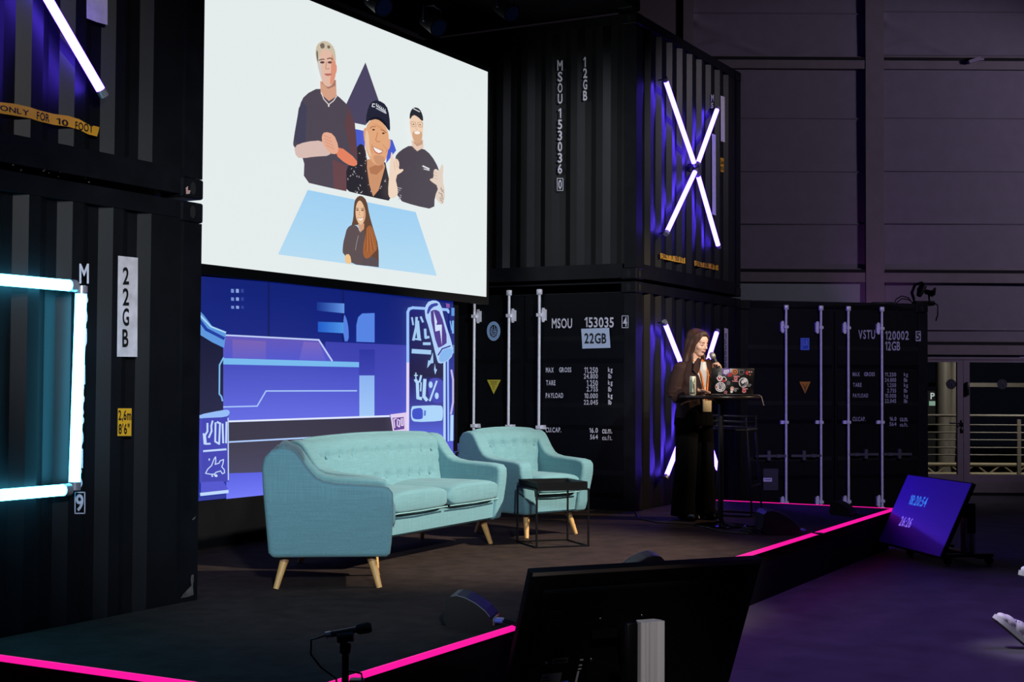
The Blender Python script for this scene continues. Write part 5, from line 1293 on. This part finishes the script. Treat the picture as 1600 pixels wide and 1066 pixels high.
def monitor(name, label, top, yaw, tilt, w, h, back_detail, group=None):
    """local x along the width, +y = display side; leans back towards -y"""
    t = thing(name, label, 'monitor', (top[0], top[1], 0), yaw)
    zt = top[2]
    X = Vector((1, 0, 0)); UPV = Vector((0, sin(tilt), cos(tilt))); N = X.cross(UPV) * -1
    if N.y < 0: N = -N
    def M(): return Matrix(((1, N.x, UPV.x, 0), (0, N.y, UPV.y, 0), (0, N.z, UPV.z, zt), (0, 0, 0, 1)))
    Mt = M()                                   # coordinates: x width, y towards display, z up from the top edge (negative)
    hw = w / 2
    b = MB(); b.rbox(-hw, hw, -0.035, 0.006, -h, 0, 0.006, 2, 0, Mt, False)
    b.build('housing', mat('monitor_housing', (10, 10, 12), 0.6, spec=0.2), t)
    b = MB(); b.rbox(-hw + .07, hw - .07, -0.062, -0.034, -h + .03, -0.085, 0.014, 2, 0, Mt, False); b.build('back_cover', mat('monitor_back', (8, 8, 9), 0.7, spec=0.15), t)
    b = MB(); b.box(-hw + .012, hw - .012, 0.0062, 0.0072, -h + .012, -0.012, 0, Mt)
    dm = mat('monitor_display', emit=rgb(30, 0, 150), estr=0.04, rough=0.5)
    dm.node_tree.nodes['Principled BSDF'].inputs['Base Color'].default_value = (0.07, 0.02, 0.5, 1)  # violet light reflected on the dark screen put into its base colour
    disp = b.build('display', dm, t)
    b = MB(); b.box(-hw + .01, hw - .01, -0.0355, -0.030, -0.022, -0.004, 0, Mt); b.build('lit_top_lip', mat('stage_lit_lip', (120, 104, 92), 0.5), t)  # beige puts the stage light on the top edge into the colour
    if back_detail:
        b = MB()
        for k in range(26): b.box(-hw + .12, -hw + .19, -0.0635, -0.0615, -0.20 - k * 0.012, -0.195 - k * 0.012, 0, Mt)
        b.build('vent_slots', mat('vent_grey', (30, 30, 33), 0.6), t)
        b = MB(); q = [(-hw + .15, -.64), (-hw + .255, -.64), (-hw + .255, -.53), (-hw + .15, -.53)]
        b.add([Mt @ Vector((x, -.0632, z)) for x, z in q], [(0, 1, 2, 3)], 0)
        for k in range(5): b.box(-hw + .16, -hw + .16 + .03 + .01 * (k % 3), -.0636, -.0633, -.555 - k * .016, -.548 - k * .016, 1, Mt)
        b.build('rating_label', [mat('silver_label', (150, 146, 146), 0.5), black_ink], t, 'silver rating label', normals=False)
        b = MB(); b.box(-hw + .19, -hw + .27, -.0636, -.062, -.478, -.450, 0, Mt); b.box(-hw + .155, -hw + .165, -.0636, -.062, -.475, -.462, 1, Mt); b.box(-hw + .20, -hw + .262, -.0640, -.0634, -.472, -.458, 2, Mt)
        b.build('socket_plate', [mat('socket_grey', (90, 90, 96), 0.5), white_paint, dark_m], t)
        for k, z in enumerate((-.47, -.50, -.52, -.575, -.62, -.645, -.665, -.682, -.70)):
            hgt = .085 if k == 3 else .007
            b = MB(); b.box(-hw + .335, -hw + (.345 if k == 3 else .352), -.0636, -.062, z - hgt / 2, z + hgt / 2, 0, Mt); b.build('port', mat('port_white', (215, 212, 220), 0.5), t)
        b = MB(); b.tube([Mt @ Vector(p) for p in ((-hw + .27, -.066, -.59), (-hw + .22, -.09, -.60), (-hw + .175, -.085, -.64), (-hw + .16, -.08, -.70), (-hw + .16, -.09, -.74))], .006, 8); b.build('cable', black_plastic, t)
        b = MB(); b.cyl(Mt @ Vector((-hw + .26, -.066, -.59)), Mt @ Vector((-hw + .295, -.066, -.588)), .011); b.build('plug', mat('blue_plug', (60, 90, 200), 0.5), t, 'blue plug')
        b = MB(); b.cyl(Mt @ Vector((-hw + .165, -.083, -.69)), Mt @ Vector((-hw + .172, -.084, -.655)), .008); b.build('plug', mat('red_plug', (220, 40, 40), 0.5), t, 'red plug')
    else:
        for tx_, px0, px1, z0, z1, c in (('18:20:54', .02, .36, -.30, -.20, (50, 120, 235)), ('26:26', .13, .36, -.52, -.42, (130, 100, 240))):
            b = MB()
            write(b, tx_, [Mt @ Vector((px1, .0078, z0)), Mt @ Vector((px0, .0078, z0)), Mt @ Vector((px0, .0078, z1)), Mt @ Vector((px1, .0078, z1))])
            b.build('clock_digits', glow(*c), t, normals=False)
    # stand: grooved column, bracket, base with castors
    cx = -0.118; cy = -0.20
    b = MB(); prof = [(-.065, 0), (-.065, .035), (-.06, .04), (-.055, .035), (-.05, .04), (-.045, .035), (-.04, .045), (-.03, .05), (-.02, .046), (-.018, .038), (.03, .038), (.052, .046), (.06, .05), (.066, .044), (.066, 0), (.05, -.03), (-.05, -.03)]
    b.prism([(x * .9, -y) for x, y in prof], (cx, cy, 0.06), (1, 0, 0), (0, 1, 0), (0, 0, 0.475))
    b.build('stand_column', alu, t, 'silver grooved column')
    b = MB(); prof = [(-.12, 0), (-.12, .022), (-.113, .026), (-.106, .022), (-.10, .026), (-.092, .022), (-.085, .026), (-.067, .022), (-.067, 0)]
    b.prism([(x, -y) for x, y in prof], (cx, cy, 0.06), (1, 0, 0), (0, 1, 0), (0, 0, 0.20)); b.build('stand_column', alu, t, 'silver grooved column')
    b = MB(); b.rbox(cx - .125, cx - .068, cy - .03, cy + .03, 0.265, 0.535, 0.008, 2); b.build('column_bracket', black_metal, t)
    b = MB(); b.box(cx - .055, cx + .055, cy, cy + .05, 0.40, 0.50)
    pm = Mt @ Vector((cx, -.062, -.33)); b.box(cx - .15, cx + .15, pm.y - .03, pm.y + .0, pm.z - .02, pm.z + .02); b.box(cx - .02, cx + .02, cy + .02, pm.y, .43, .47)
    b.build('mount_arm', black_metal, t)
    for sx in (-1, 1):
        for sz in (-.25, -.47):
            b = MB(); p = Mt @ Vector((cx + sx * .11, -.066, sz)); b.ell(p, (.008, .005, .008), 10, 8); b.build('mount_screw', chrome, t)
        b = MB(); b.tube([Mt @ Vector((cx + .10 + .02 * sx, -.066, -.36 if sx < 0 else -.50)), Mt @ Vector((cx + .13, -.075, -.40 if sx < 0 else -.46))], .005, 6); b.build('mount_lever', mat('grey_lever', (70, 70, 76), 0.4, 0.6), t)
    b = MB(); b.rbox(-.42, .42, cy - .06, cy + .04, .055, .085, .01, 2)
    for sx in (-1, 1): b.rbox(sx * .36 - .04, sx * .36 + .04, cy - .12, cy + .34, .07, .10, .01, 2)
    b.build('trolley_base', black_metal, t)
    for sx in (-1, 1):
        for sy in (-1, 1):
            b = MB(); b.cyl((sx * .36 - .015, cy + .11 + sy * .2, .036), (sx * .36 + .015, cy + .11 + sy * .2, .036), .035, n=18); b.box(sx * .36 - .022, sx * .36 + .022, cy + .11 + sy * .2 - .01, cy + .11 + sy * .2 + .02, .036, .075); b.build('castor', mat('castor_grey', (60, 60, 66), 0.4, 0.3), t)
    return t


monitor('stage_monitor', 'black monitor on silver column seen from behind, in front of the stage', (6.033, 2.574, 0.768), -0.629, -0.415, 1.241, 0.714, True)
monitor('stage_monitor', 'monitor tinted blue by reflected light with clock digits on the floor past the stage end', (13.221, 2.742, 0.748), -2.458 + pi, -0.447, 1.236, 0.722, False)

# ================================================================== WEDGE SPEAKERS


def wedge(label, p, rz, sc=1.0, plug=True, blue=False):
    t = thing('stage_wedge', label, 'speaker', (p.x, p.y, SZ), rz)
    prof = [(-.15, 0), (-.17, .05), (-.155, .17), (-.13, .195), (-.09, .20), (-.03, .185), (.04, .150), (.10, .105), (.135, .065), (.15, .04), (.15, 0)]
    prof = [(x * sc, z * sc) for x, z in prof]
    b = MB(); d = .32 * sc
    b.prism(prof, (0, -d / 2, 0), (1, 0, 0), (0, 0, 1), (0, d, 0)); b.build('cabinet', mat('black_speaker_paint', (10, 10, 12), 0.5), t, bevel=0.008)
    b = MB(); g = [(-.09, .2035), (-.03, .1885), (.04, .1535), (.10, .1085), (.132, .070)]
    q = [(x * sc, z * sc) for x, z in g]
    b.add([(x, -d / 2 + .02, z) for x, z in q] + [(x, d / 2 - .02, z) for x, z in q], [[i, i + 1, 6 + i, 5 + i] for i in range(4)])
    b.build('grille', grille_m, t, normals=False)
    b = MB(); b.tube([(x, -d / 2 + .012, z) for x, z in q], .003, 6); b.build('edge_trim', mat('grey_edge', (95, 92, 95), 0.4), t)
    if plug:
        b = MB(); b.box(.148 * sc, .156 * sc, -.12 * sc, .05 * sc, .008, .055 * sc); b.build('connector_plate', mat('connector_steel', (140, 138, 142), 0.4, 0.6), t)
        for y, m_, l_ in ((-.07, mat('blue_connector', (96, 110, 210), 0.45), 'blue connector'), (-.01, mat('grey_connector', (150, 140, 160), 0.4), 'grey connector')):
            b = MB(); b.cyl((.155 * sc, y * sc, .035 * sc), (.205 * sc, y * sc, .033 * sc), .011, n=12); cb = b.build('connector', m_, t, l_)
            b = MB(); b.tube([(.205 * sc, y * sc, .033 * sc), (.25 * sc, y * sc - .01, .02), (.30 * sc, y * sc - .02, .008), (.36 * sc, y * sc - .03, .006)], .0055, 8); b.build('cable', black_plastic, cb)
        b = MB(); b.cyl((.156 * sc, .06 * sc, .05 * sc), (.162 * sc, .06 * sc, .05 * sc), .008); b.build('indicator', mat('red_dot', (200, 30, 30), 0.4), t, 'small red knob')
    return t


w1 = (on_z(700, 983, SZ) + on_z(776, 985, SZ)) / 2 + FH * 0.17
wedge('black wedge speaker on the stage edge left of the large monitor, blue plug', w1, VR - radians(8), 0.76)
w2 = (on_z(1186, 838, SZ) + on_z(1262, 838, SZ)) / 2 + FH * 0.20
wedge('black wedge speaker on the stage edge in front of the bar table', w2, VR + radians(2), 0.98)
w3 = on_z(1000, 912, SZ) + FH * 0.10
wedge('black wedge speaker mostly hidden behind the top of the large monitor', w3, VR - radians(175), 0.85, False)
w4 = (on_z(1306, 807, SZ) + on_z(1342, 806, SZ)) / 2 + FH * 0.15
wedge('smallest-looking black wedge speaker at the far end of the stage', w4, VR + radians(-30), 0.62, False)
# cable heap left of the second wedge
b = MB(); rr = random.Random(3); c = on_z(1180, 834, SZ)
pts = []
for k in range(60):
    a = k * 0.55; pts.append(c + RH * (0.10 * cos(a) * (1 + .3 * sin(k * 1.7))) + FH * (0.14 * sin(a)) + Vector((0, 0, 0.006 + 0.0009 * k)))
b.tube(pts, 0.006, 6); tag(b.build('cable_coil', black_plastic), 'black coil of cable lying left of the wedge by the bar table', 'cable')
b = MB(); p0 = on_z(985, 808, SZ); pts = [on_z(993, 800, SZ), on_z(998, 812, SZ), on_z(1030, 818, SZ), on_z(1080, 820, SZ), on_z(1130, 832, SZ), on_z(1172, 836, SZ)]
b.tube([p + Vector((0, 0, .006)) for p in pts], .006, 8); tag(b.build('cable', black_plastic), 'black cable running over the stage from the container to the wedge', 'cable')

# ================================================================== HALL MICROPHONE ON STAND
mc = CP + ray(540, 989) * 5.2
ms = thing('microphone_stand', 'black microphone stand in front of the stage at bottom centre', 'stand', (mc.x, mc.y, 0), VR)
b = MB(); b.cyl((0, 0, 0.02), (0, 0, mc.z - .05), .0135, n=14); b.build('stand_pole', black_metal, ms)
for k in range(3):
    a = 2 * pi * k / 3 + .5; b = MB(); b.tube([(0, 0, .14), (.28 * cos(a), .28 * sin(a), .012)], .009, 8); b.build('leg', black_metal, ms)
b = MB(); b.rbox(-.02, .02, -.02, .02, mc.z - .075, mc.z - .035, .006, 2); b.cyl((-.012, 0, mc.z - .04), (-.005, 0, mc.z - .02), .012); b.tube([(-.03, -.005, mc.z - .018), (.03, -.005, mc.z - .012)], .02, 12); b.build('clip', black_plastic, ms)
b = MB(); zc = mc.z - .20
b.rbox(.016, .07, -.03, .03, zc - .03, zc + .03, .006, 2); b.tube([(.015, -.02, zc + .01), (.09, -.025, zc + .008)], .006, 8); b.cyl((.05, -.045, zc), (.05, -.02, zc), .012); b.tube([(.015, 0, zc + .06), (.06, 0, zc + .05), (.065, 0, zc + .02)], .004, 6); b.build('clamp', black_metal, ms)
hm = thing('microphone', 'black microphone with foam tip lying level on the stand in front of the stage', 'microphone', (mc.x, mc.y, mc.z + .004), VR)
d_ = Vector((1, 0.1, 0.17)).normalized()
b = MB(); b.tube([d_ * -.06, d_ * .045], .0115, 16); b.build('mic_body', mat('mic_dark_grey', (52, 54, 66), 0.3, 0.5), hm)
b = MB(); b.tube([d_ * -.075, d_ * -.055], .0125, 16); b.build('silver_ring', mat('mic_silver', (190, 188, 196), 0.3, 0.7), hm, 'silver end ring')
b = MB(); b.tube([d_ * .04, d_ * .048, d_ * .085, d_ * .097], [.014, .0195, .021, .015], 16); b.build('foam_tip', mat('black_foam', (12, 12, 14), 0.95, 0, .2, 80, .4), hm)
b = MB(); b.tube([d_ * -.075, d_ * -.10 + Vector((0, 0, -.004)), Vector((-.128, 0, -.03)), Vector((-.128, 0, -.085)), Vector((-.09, -.01, -.13)), Vector((-.03, -.022, -.17)), Vector((-.02, -.022, -.40))], .004, 8); b.build('cable', black_plastic, hm)

# ================================================================== SPOTLIGHTS UNDER THE TOP CONTAINER
ub = 2 * H + 0.03


def lantern(label, x, y, z, dirv, drop):
    t = thing('spotlight', label, 'spotlight', (x, y, z))
    dv = Vector(dirv).normalized()
    b = MB(); b.tube([-dv * .12, -dv * .10, dv * .08, dv * .11], [.05, .075, .08, .088], 18); b.build('lamp_body', mat('lantern_black', (22, 24, 30), 0.35, 0.3), t)
    b = MB(); b.tube([dv * .108, dv * .114], .07, 18); b.build('lens', mat('lens_blue_glint', (40, 70, 120), 0.1, 0.4), t, 'lens with a painted blue glint')  # blue glint put into the lens colour
    b = MB(); s_ = dv.cross(Vector((0, 0, 1))).normalized() * .10
    b.tube([s_, s_ * 1.0 + Vector((0, 0, .13)), Vector((0, 0, .16)), -s_ + Vector((0, 0, .13)), -s_], .009, 8); b.build('yoke', mat('yoke_steel', (90, 100, 120), 0.3, 0.7), t)
    b = MB(); b.cyl((0, 0, .155), (0, 0, .155 + drop), .016); b.rbox(-.03, .03, -.03, .03, .155 + drop - .05, .155 + drop, .008, 2); b.build('clamp', black_metal, t)


for (xx, yy, Y, lb) in ((590, 4, 6.45, 'left of three black spotlights hanging above the projection screen'), (676, 36, 6.45, 'middle of three black spotlights hanging above the projection screen'), (790, 14, 6.1, 'right of three black spotlights hanging high left of the upper cross')):
    p = on_y(xx, yy, Y); lantern(lb, p.x, p.y, p.z, (-.3, -.8, -.55), ub + .022 - p.z - .155)

# lamp with cables on the right container
mp = on_plane(1440, 470, P0 + Vector((.35, .30, 0)), pn)
zr = H - 0.03
mh = thing('stage_lamp', 'dark lamp with yoke and trailing cables on top of the right container', 'lamp', (mp.x, mp.y, H + 0.0), VR)
b = MB(); b.rbox(-.10, .14, -.09, .09, 0.0, .055, .01, 2); b.build('base', black_metal, mh)
b = MB(); b.tube([(-.085, 0, .05), (-.12, 0, .16), (-.08, 0, .26), (.0, 0, .285), (.05, 0, .25)], .018, 10); b.tube([(.10, 0, .05), (.09, 0, .14), (.04, 0, .16)], .014, 10); b.build('yoke', black_metal, mh)
b = MB(); b.tube([(-.04, -.02, .12), (-.01, 0, .19), (.03, .01, .255)], [.03, .05, .042], 14); b.tube([(.03, 0, .19), (.10, 0, .165), (.145, 0, .15)], [.02, .03, .045], 14); b.prism([(.13, .12), (.155, .13), (.165, .225), (.14, .19)], (0, -.05, 0), (1, 0, 0), (0, 0, 1), (0, .10, 0)); b.build('lamp_head', black_metal, mh)
b = MB(); b.tube([(-.10, .02, .03), (-.16, .02, .10), (-.24, .02, .12), (-.31, .02, .08), (-.33, .02, .02)], .007, 8); b.tube([(-.10, -.02, .03), (-.17, -.02, .075), (-.25, -.02, .085), (-.34, -.02, .012), (-.55, -.02, .02)], .007, 8); b.build('cable', black_plastic, mh); b = MB(); b.tube([(.12, -.08, .04), (.17, -.10, 0), (.165, -.11, -.12), (.14, -.11, -.19)], .009, 8); b.build('cable', black_plastic, mh)
b = MB(); b.rbox(-.62, -.36, -.08, .08, 0, .04, .008, 2); tag(b.build('power_box', black_metal), 'flat black box on the right container beside the lamp', 'box'); bx = bpy.data.objects['power_box']; bx.location = mh.location; bx.rotation_euler = (0, 0, VR)

# ================================================================== BACK WALL WITH GLAZED DOOR AND BLINDS
WD = 20.6
WO = FH * WD
wl_root = Matrix.Translation(WO) @ Matrix.Rotation(VR, 4, 'Z')
wl_inv = wl_root.inverted()


def wl(x, y, off=0.0):
    p = wl_inv @ on_plane(x, y, WO - FH * off, FH); return p.x, p.z


def wobj(o): o.matrix_world = wl_root; return o


def wrect(mb, x0, y0, x1, y1, d0, d1, mi=0):          # picture rectangle on the wall, from depth d0 to d1 (towards the hall is negative)
    a = wl(x0, y1); c = wl(x1, y0); mb.box(a[0], c[0], d0, d1, a[1], c[1], mi)


gl_x0 = wl(1452, 600)[0]; gl_x1 = wl(1700, 600)[0]
zd = wl(1500, 553)[1]
b = MB()
b.box(-9, gl_x0 - 2.2, 0.10, 0.25, 0, zd); b.box(gl_x1 + .3, 14, 0.10, 0.25, 0, zd)
b.box(-9, 14, 0.10, 0.25, wl(1500, 536)[1], 11)
struct(wobj(b.build('wall_back', mat('dull_back_wall', (96, 88, 90), 0.85, 0, 0.08, 3))), 'grey rear hall wall')
n = 1
for (x0, x1, y0, y1) in ((1066, 1083, -40, 445), (1352, 1379, -40, 480), (1640, 1668, -40, 545)):
    b = MB(); wrect(b, x0, y0, x1, y1 + 60, -0.06, 0.10); struct(wobj(b.build('trim_%d' % n, wall_m)), 'upright grey mullion', 'trim'); n += 1
for (y0, y1) in ((94, 107), (425, 440), (537, 552)):
    b = MB(); wrect(b, 1066, y0, 1720, y1, -0.05, 0.10); struct(wobj(b.build('trim_%d' % n, wall_m)), 'level grey rail', 'trim'); n += 1
    b = MB(); wrect(b, 1083, y0 - 1.3, 1720, y0, -0.052, 0.10); wobj(b.build('trim_%d' % n, dark_m)); struct(bpy.data.objects['trim_%d' % n], 'dark joint above the rail', 'trim'); n += 1
b = MB(); wrect(b, 1059, -40, 1066, 480, -0.02, 0.10); struct(wobj(b.build('trim_%d' % n, dark_m)), 'dark joint beside the mullion', 'trim'); n += 1


def blind(label, x0, y0, x1, y1, seams, sag):
    x0_, z1_ = wl(x0, y0); x1_, z0_ = wl(x1, y1)
    t = thing('window_blind', label, 'blind', (0, 0, 0)); t.matrix_world = wl_root @ Matrix.Translation((x0_, 0, z0_))
    w_, h_ = x1_ - x0_, z1_ - z0_
    sz = [wl(x0, s)[1] - z0_ for s in seams]
    b = MB()
    def fn(u, v):
        d = 0.006 * sin(u * 5 + v * 3)
        if sag: 
            q = abs(v - (0.55 - .5 * sqrt(max(u, 0)) * 0.9)); d += -0.035 * math.exp(-(q / .07) ** 2) * math.exp(-u * 3.0) * (1 if v < .95 else 0)
            d += -0.02 * math.exp(-((v - .12 - .1 * sin(u * 9)) / .04) ** 2) * math.exp(-((u - .3) / .3) ** 2)
        for s in sz: d += -0.012 * math.exp(-((v * h_ - s) / 0.012) ** 2)
        return (u * w_, 0.03 + d, v * h_)
    b.grid(fn, 48, 90); b.build('blind_cloth', blind_m, t, normals=False)
    for s in sz:
        b = MB(); b.box(0.0, w_, 0.008, 0.014, s - .006, s + .006); b.build('seam', mat('blind_seam', (96, 90, 100), 0.8), t)
    b = MB(); b.box(0, w_, -0.01, 0.02, 0.0, 0.03); b.build('bottom_bar', wall_m, t)


blind('sagging grey window blind at the top, left of the tall mullion', 1083, -25, 1352, 92, [20, 88], True)
blind('grey window blind in the tall middle bay right of the upper cross', 1083, 108, 1352, 423, [184, 267, 349], False)
blind('sagging grey window blind in the top right corner', 1379, -25, 1640, 92, [18, 86], True)
blind('grey window blind in the tall right bay under the small camera', 1379, 108, 1640, 423, [184, 267, 349], False)
blind('low grey window blind right of the mullion above the glass door', 1379, 441, 1640, 535, [515], False)
b = MB(); wrect(b, 985, -40, 1059, 470, -0.0, 0.06); struct(wobj(b.build('trim_%d' % n, mat('brown_grey_panel', (108, 98, 96), 0.8, 0, .06, 5))), 'plain panel left of the dark joint', 'trim'); n += 1
b = MB(); wrect(b, 1083, 442, 1352, 500, 0.0, 0.04); wp = tag(wobj(b.build('window_panel', frost)), 'pale frosted panel just above the right container', 'panel')
# little camera on the upper rail
ca = wl(1521, 96); cr = thing('security_camera', 'small pale camera on the top rail of the right bay', 'camera'); cr.matrix_world = wl_root @ Matrix.Translation((ca[0], -0.12, ca[1]))
b = MB(); b.box(-.12, .06, -.04, .04, -.03, .02, 0, Matrix.Rotation(radians(-18), 4, 'Y')); b.build('camera_body', mat('camera_grey', (140, 130, 150), 0.5), cr)
b = MB(); b.tube([(.05, .0, .0), (.12, .05, .02), (.12, .10, .02)], .018, 8); b.build('bracket', mat('camera_grey', (140, 130, 150), 0.5), cr)

# door
frame_m = mat('door_frame_grey', (124, 112, 124), 0.6, 0, .06, 6)
dr = thing('door_1', 'double glass door with grey frame right of the container', 'door'); dr.matrix_world = wl_root; dr['kind'] = 'structure'
b = MB(); zb = 0.0
za = wl(1500, 553)[1]; zg = wl(1500, 562)[1]; zsill = wl(1500, 753)[1]; zq = wl(1560, 768)[1]
X = lambda x: wl(x, 600)[0]
b.box(gl_x0 - 2.2, gl_x1, 0.0, 0.10, zg, za); b.box(gl_x1 - .1, gl_x1, 0, .1, zq, zg); b.box(gl_x0 - 2.2, gl_x0 - 2.1, 0, .1, zq, zg); b.build('door_frame', frame_m, dr)
b = MB(); b.box(gl_x0 - 2.2, gl_x1 + .3, -0.02, 0.2, max(0.0, zq - .02), zsill); b.box(gl_x0 - 2.2, gl_x1 + .3, 0.0, 0.2, -0.0, max(0.01, zq - .02), 1); b.build('sill', [wall_m, dark_m], dr)
glass = bpy.data.materials.new('door_glass'); glass.use_nodes = True
g = glass.node_tree.nodes['Principled BSDF']; g.inputs['Base Color'].default_value = (0.75, 0.8, 0.8, 1); g.inputs['Roughness'].default_value = 0.03; g.inputs['Transmission Weight'].default_value = 1.0; g.inputs['IOR'].default_value = 1.05
zgb = wl(1500, 742)[1]
for k, (s0_, s1_, g0, g1) in enumerate(((1300, 1505.5, 1310, 1496), (1505.5, 1700, 1515.5, 1690))):
    b = MB(); a0, a1, c0, c1 = X(s0_), X(s1_), X(g0), X(g1)
    b.box(c1, a1 - .003, 0.01, .07, zsill, zg); b.box(a0 + .003, c0, .01, .07, zsill, zg); b.box(c0, c1, .01, .07, zsill, zgb); b.box(c0, c1, .01, .07, zg - .04, zg)
    leaf = b.build('door_leaf', frame_m, dr)
    b = MB(); b.box(c0, c1, .035, .045, zgb, zg - .04); b.build('glass_pane', glass, leaf)
    cx_, cz_ = wl((1487, 1567)[k], 600.5)
    b = MB(); ring = [(.075 * cos(2 * pi * i / 20), .075 * sin(2 * pi * i / 20)) for i in range(20)]
    b.prism(ring, (cx_, .028, cz_), (1, 0, 0), (0, 0, 1), (0, .004, 0)); b.tube([(cx_ - .03, .026, cz_ - .03), (cx_, .026, cz_ + .035), (cx_ + .03, .026, cz_ - .03)], .007, 6, 1); b.build('glass_sticker', [mat('sticker_disc', (38, 40, 52), 0.5), mat('sticker_line', (86, 90, 110), 0.5)], leaf)
    if k == 0:
        hx, hz = wl(1503, 662); e_ = wl(1482, 661)
        b = MB(); b.tube([(hx, .01, hz), (hx, -.05, hz), (e_[0], -.05, hz + .005)], .012, 8); b.rbox(hx - .02, hx + .02, -.002, .012, hz - .05, hz + .05, .005, 1); q_ = wl(1503.5, 672); b.rbox(hx - .02, hx + .02, -.004, .012, q_[1] - .045, q_[1] + .03, .005, 1); b.build('door_handle', mat('dark_handle', (30, 28, 34), 0.4, .5), leaf)
        h0 = wl(1511, 597); h1 = wl(1511, 618); b = MB(); b.rbox(h0[0] - .02, h0[0] + .025, -.03, .012, h1[1], h0[1], .006, 1); b.build('door_closer', mat('dark_handle', (30, 28, 34), 0.4, .5), leaf)
b = MB(); wrect(b, 1593, 555, 1604, 559, -.004, .0); b.build('door_plate', white_paint, dr)

# outside the door
spill = mat('outdoor_pale_steel', (150, 140, 128), 0.5, 0.2)


def out_plane(D):
    O = FH * D; Mx = Matrix.Translation(O) @ Matrix.Rotation(VR, 4, 'Z'); I = Mx.inverted()
    def f(x, y): p = I @ on_plane(x, y, O, FH); return p.x, p.z
    return Mx, f


b = MB(); b.box(-2, 16, WD - 20.3, WD - 20 + 9, -0.12, -0.0)
o = b.build('terrace', mat('terrace_dark', (50, 48, 48), 0.9, 0, .2, 4)); o.matrix_world = wl_root; struct(o, 'dark terrace outside the glass door', 'floor')
Mx, f = out_plane(22.4)
rl = thing('outdoor_railing', 'pale steel railing with level wires outside the glass door', 'railing'); rl.matrix_world = Mx
xa, xb = f(1400, 650)[0], f(1720, 650)[0]
for k, y in enumerate((649.5, 664, 676, 687.5, 699.5, 711)):
    z = f(1500, y)[1]; b = MB(); b.cyl((xa, 0, z), (xb, 0, z), .022 if k == 0 else .012, n=10); b.build('handrail' if k == 0 else 'rail', spill, rl)
for x in (1592, 1420, 1700):
    xx = f(x, 650)[0]; b = MB(); b.box(xx - .03, xx + .03, -.01, .03, 0.0, f(1500, 655)[1]); b.build('post', spill, rl)
Mx, f = out_plane(23.4)
tr = thing('truss', 'pale steel truss lying along the terrace outside the door', 'truss'); tr.matrix_world = Mx
z0_, z1_ = max(.03, f(1500, 741)[1]), f(1500, 726)[1]; xa, xb = f(1400, 730)[0], f(1720, 730)[0]
tm = mat('truss_pale', (176, 160, 130), 0.5, 0.2)
for z in (z0_, z1_): b = MB(); b.cyl((xa, 0, z), (xb, 0, z), .035, n=10); b.build('chord', tm, tr)
k = 0; x = xa
while x < xb:
    b = MB(); b.cyl((x, 0, z0_ if k % 2 else z1_), (x + .22, 0, z1_ if k % 2 else z0_), .016, n=8); b.build('diagonal', tm, tr); x += .22; k += 1
Mx, f = out_plane(24.5)
pl = thing('steel_column', 'pale twin steel column behind the left glass door pane', 'column'); pl.matrix_world = Mx
x0_ = f(1478, 650)[0]
b = MB(); b.cyl((x0_ - .05, 0, 0), (x0_ - .05, 0, 3.4), .13, n=16); b.build('column_tube', spill, pl)
b = MB(); b.cyl((x0_ + .06, .0, 0.2), (x0_ + .20, .0, 3.4), .085, n=14); b.build('column_tube', spill, pl)
b = MB(); za_ = f(1500, 604.5)[1]; zb_ = f(1500, 598)[1]; xa, xb = f(1400, 600)[0], f(1720, 600)[0]; b.box(xa, xb, .2, .28, za_, zb_); bm_ = tag(b.build('steel_beam', spill), 'level pale steel beam outside at door sticker height', 'beam'); bm_.matrix_world = Mx
Mx, f = out_plane(26.5)
sg = thing('parking_sign', 'lit white letter P with a pale green sign under it outside the door', 'sign'); sg.matrix_world = Mx
b = MB(); a = f(1450, 642); c = f(1466, 611); b.box(a[0], c[0], 0.01, .05, 0.0, c[1]); b.build('sign_board', mat('sign_black', (16, 20, 20), 0.5), sg)
b = MB(); a = f(1454, 624); c = f(1460.5, 614); write(b, 'P', [(a[0], .004, a[1]), (c[0], .004, a[1]), (c[0], .004, c[1]), (a[0], .004, c[1])]); b.build('letter', mat('sign_white_glow', emit=rgb(190, 200, 195), estr=1), sg, normals=False)
b = MB(); a = f(1452, 634); c = f(1463, 627); b.box(a[0], c[0], .0, .01, a[1], c[1]); b.build('lit_strip', mat('sign_green_glow', emit=rgb(150, 180, 160), estr=.8), sg)
spot('unseen_terrace_spot', FH * 21.2 + RH * 9.0 + Vector((0, 0, 3.3)), FH * 23.5 + RH * 6.3 + Vector((0, 0, .6)), 240, (1.0, .94, .86), 120, .8, .1)  # unseen spot that brightens the steelwork outside

# repeats of one kind carry one group phrase
GROUPS = {'shipping_container': 'black shipping containers around the stage', 'light_strip': 'magenta light strips on the stage edge', 'armchair': 'teal armchairs on the stage',
          'stage_wedge': 'black wedge speakers on the stage', 'window_blind': 'grey blinds on the rear wall', 'spotlight': 'spotlights above the projection screen', 'stage_monitor': 'monitors on trolleys before the stage'}
for o in list(COL.objects):
    if o.parent is None and 'category' in o and o.get('kind') is None:
        k = o.name.split('.')[0]
        if k in GROUPS: o['group'] = GROUPS[k]
        elif k == 'light_tube': o['group'] = 'cyan light tubes on the left container' if 'cyan' in o['label'] else 'violet light tubes on the containers'
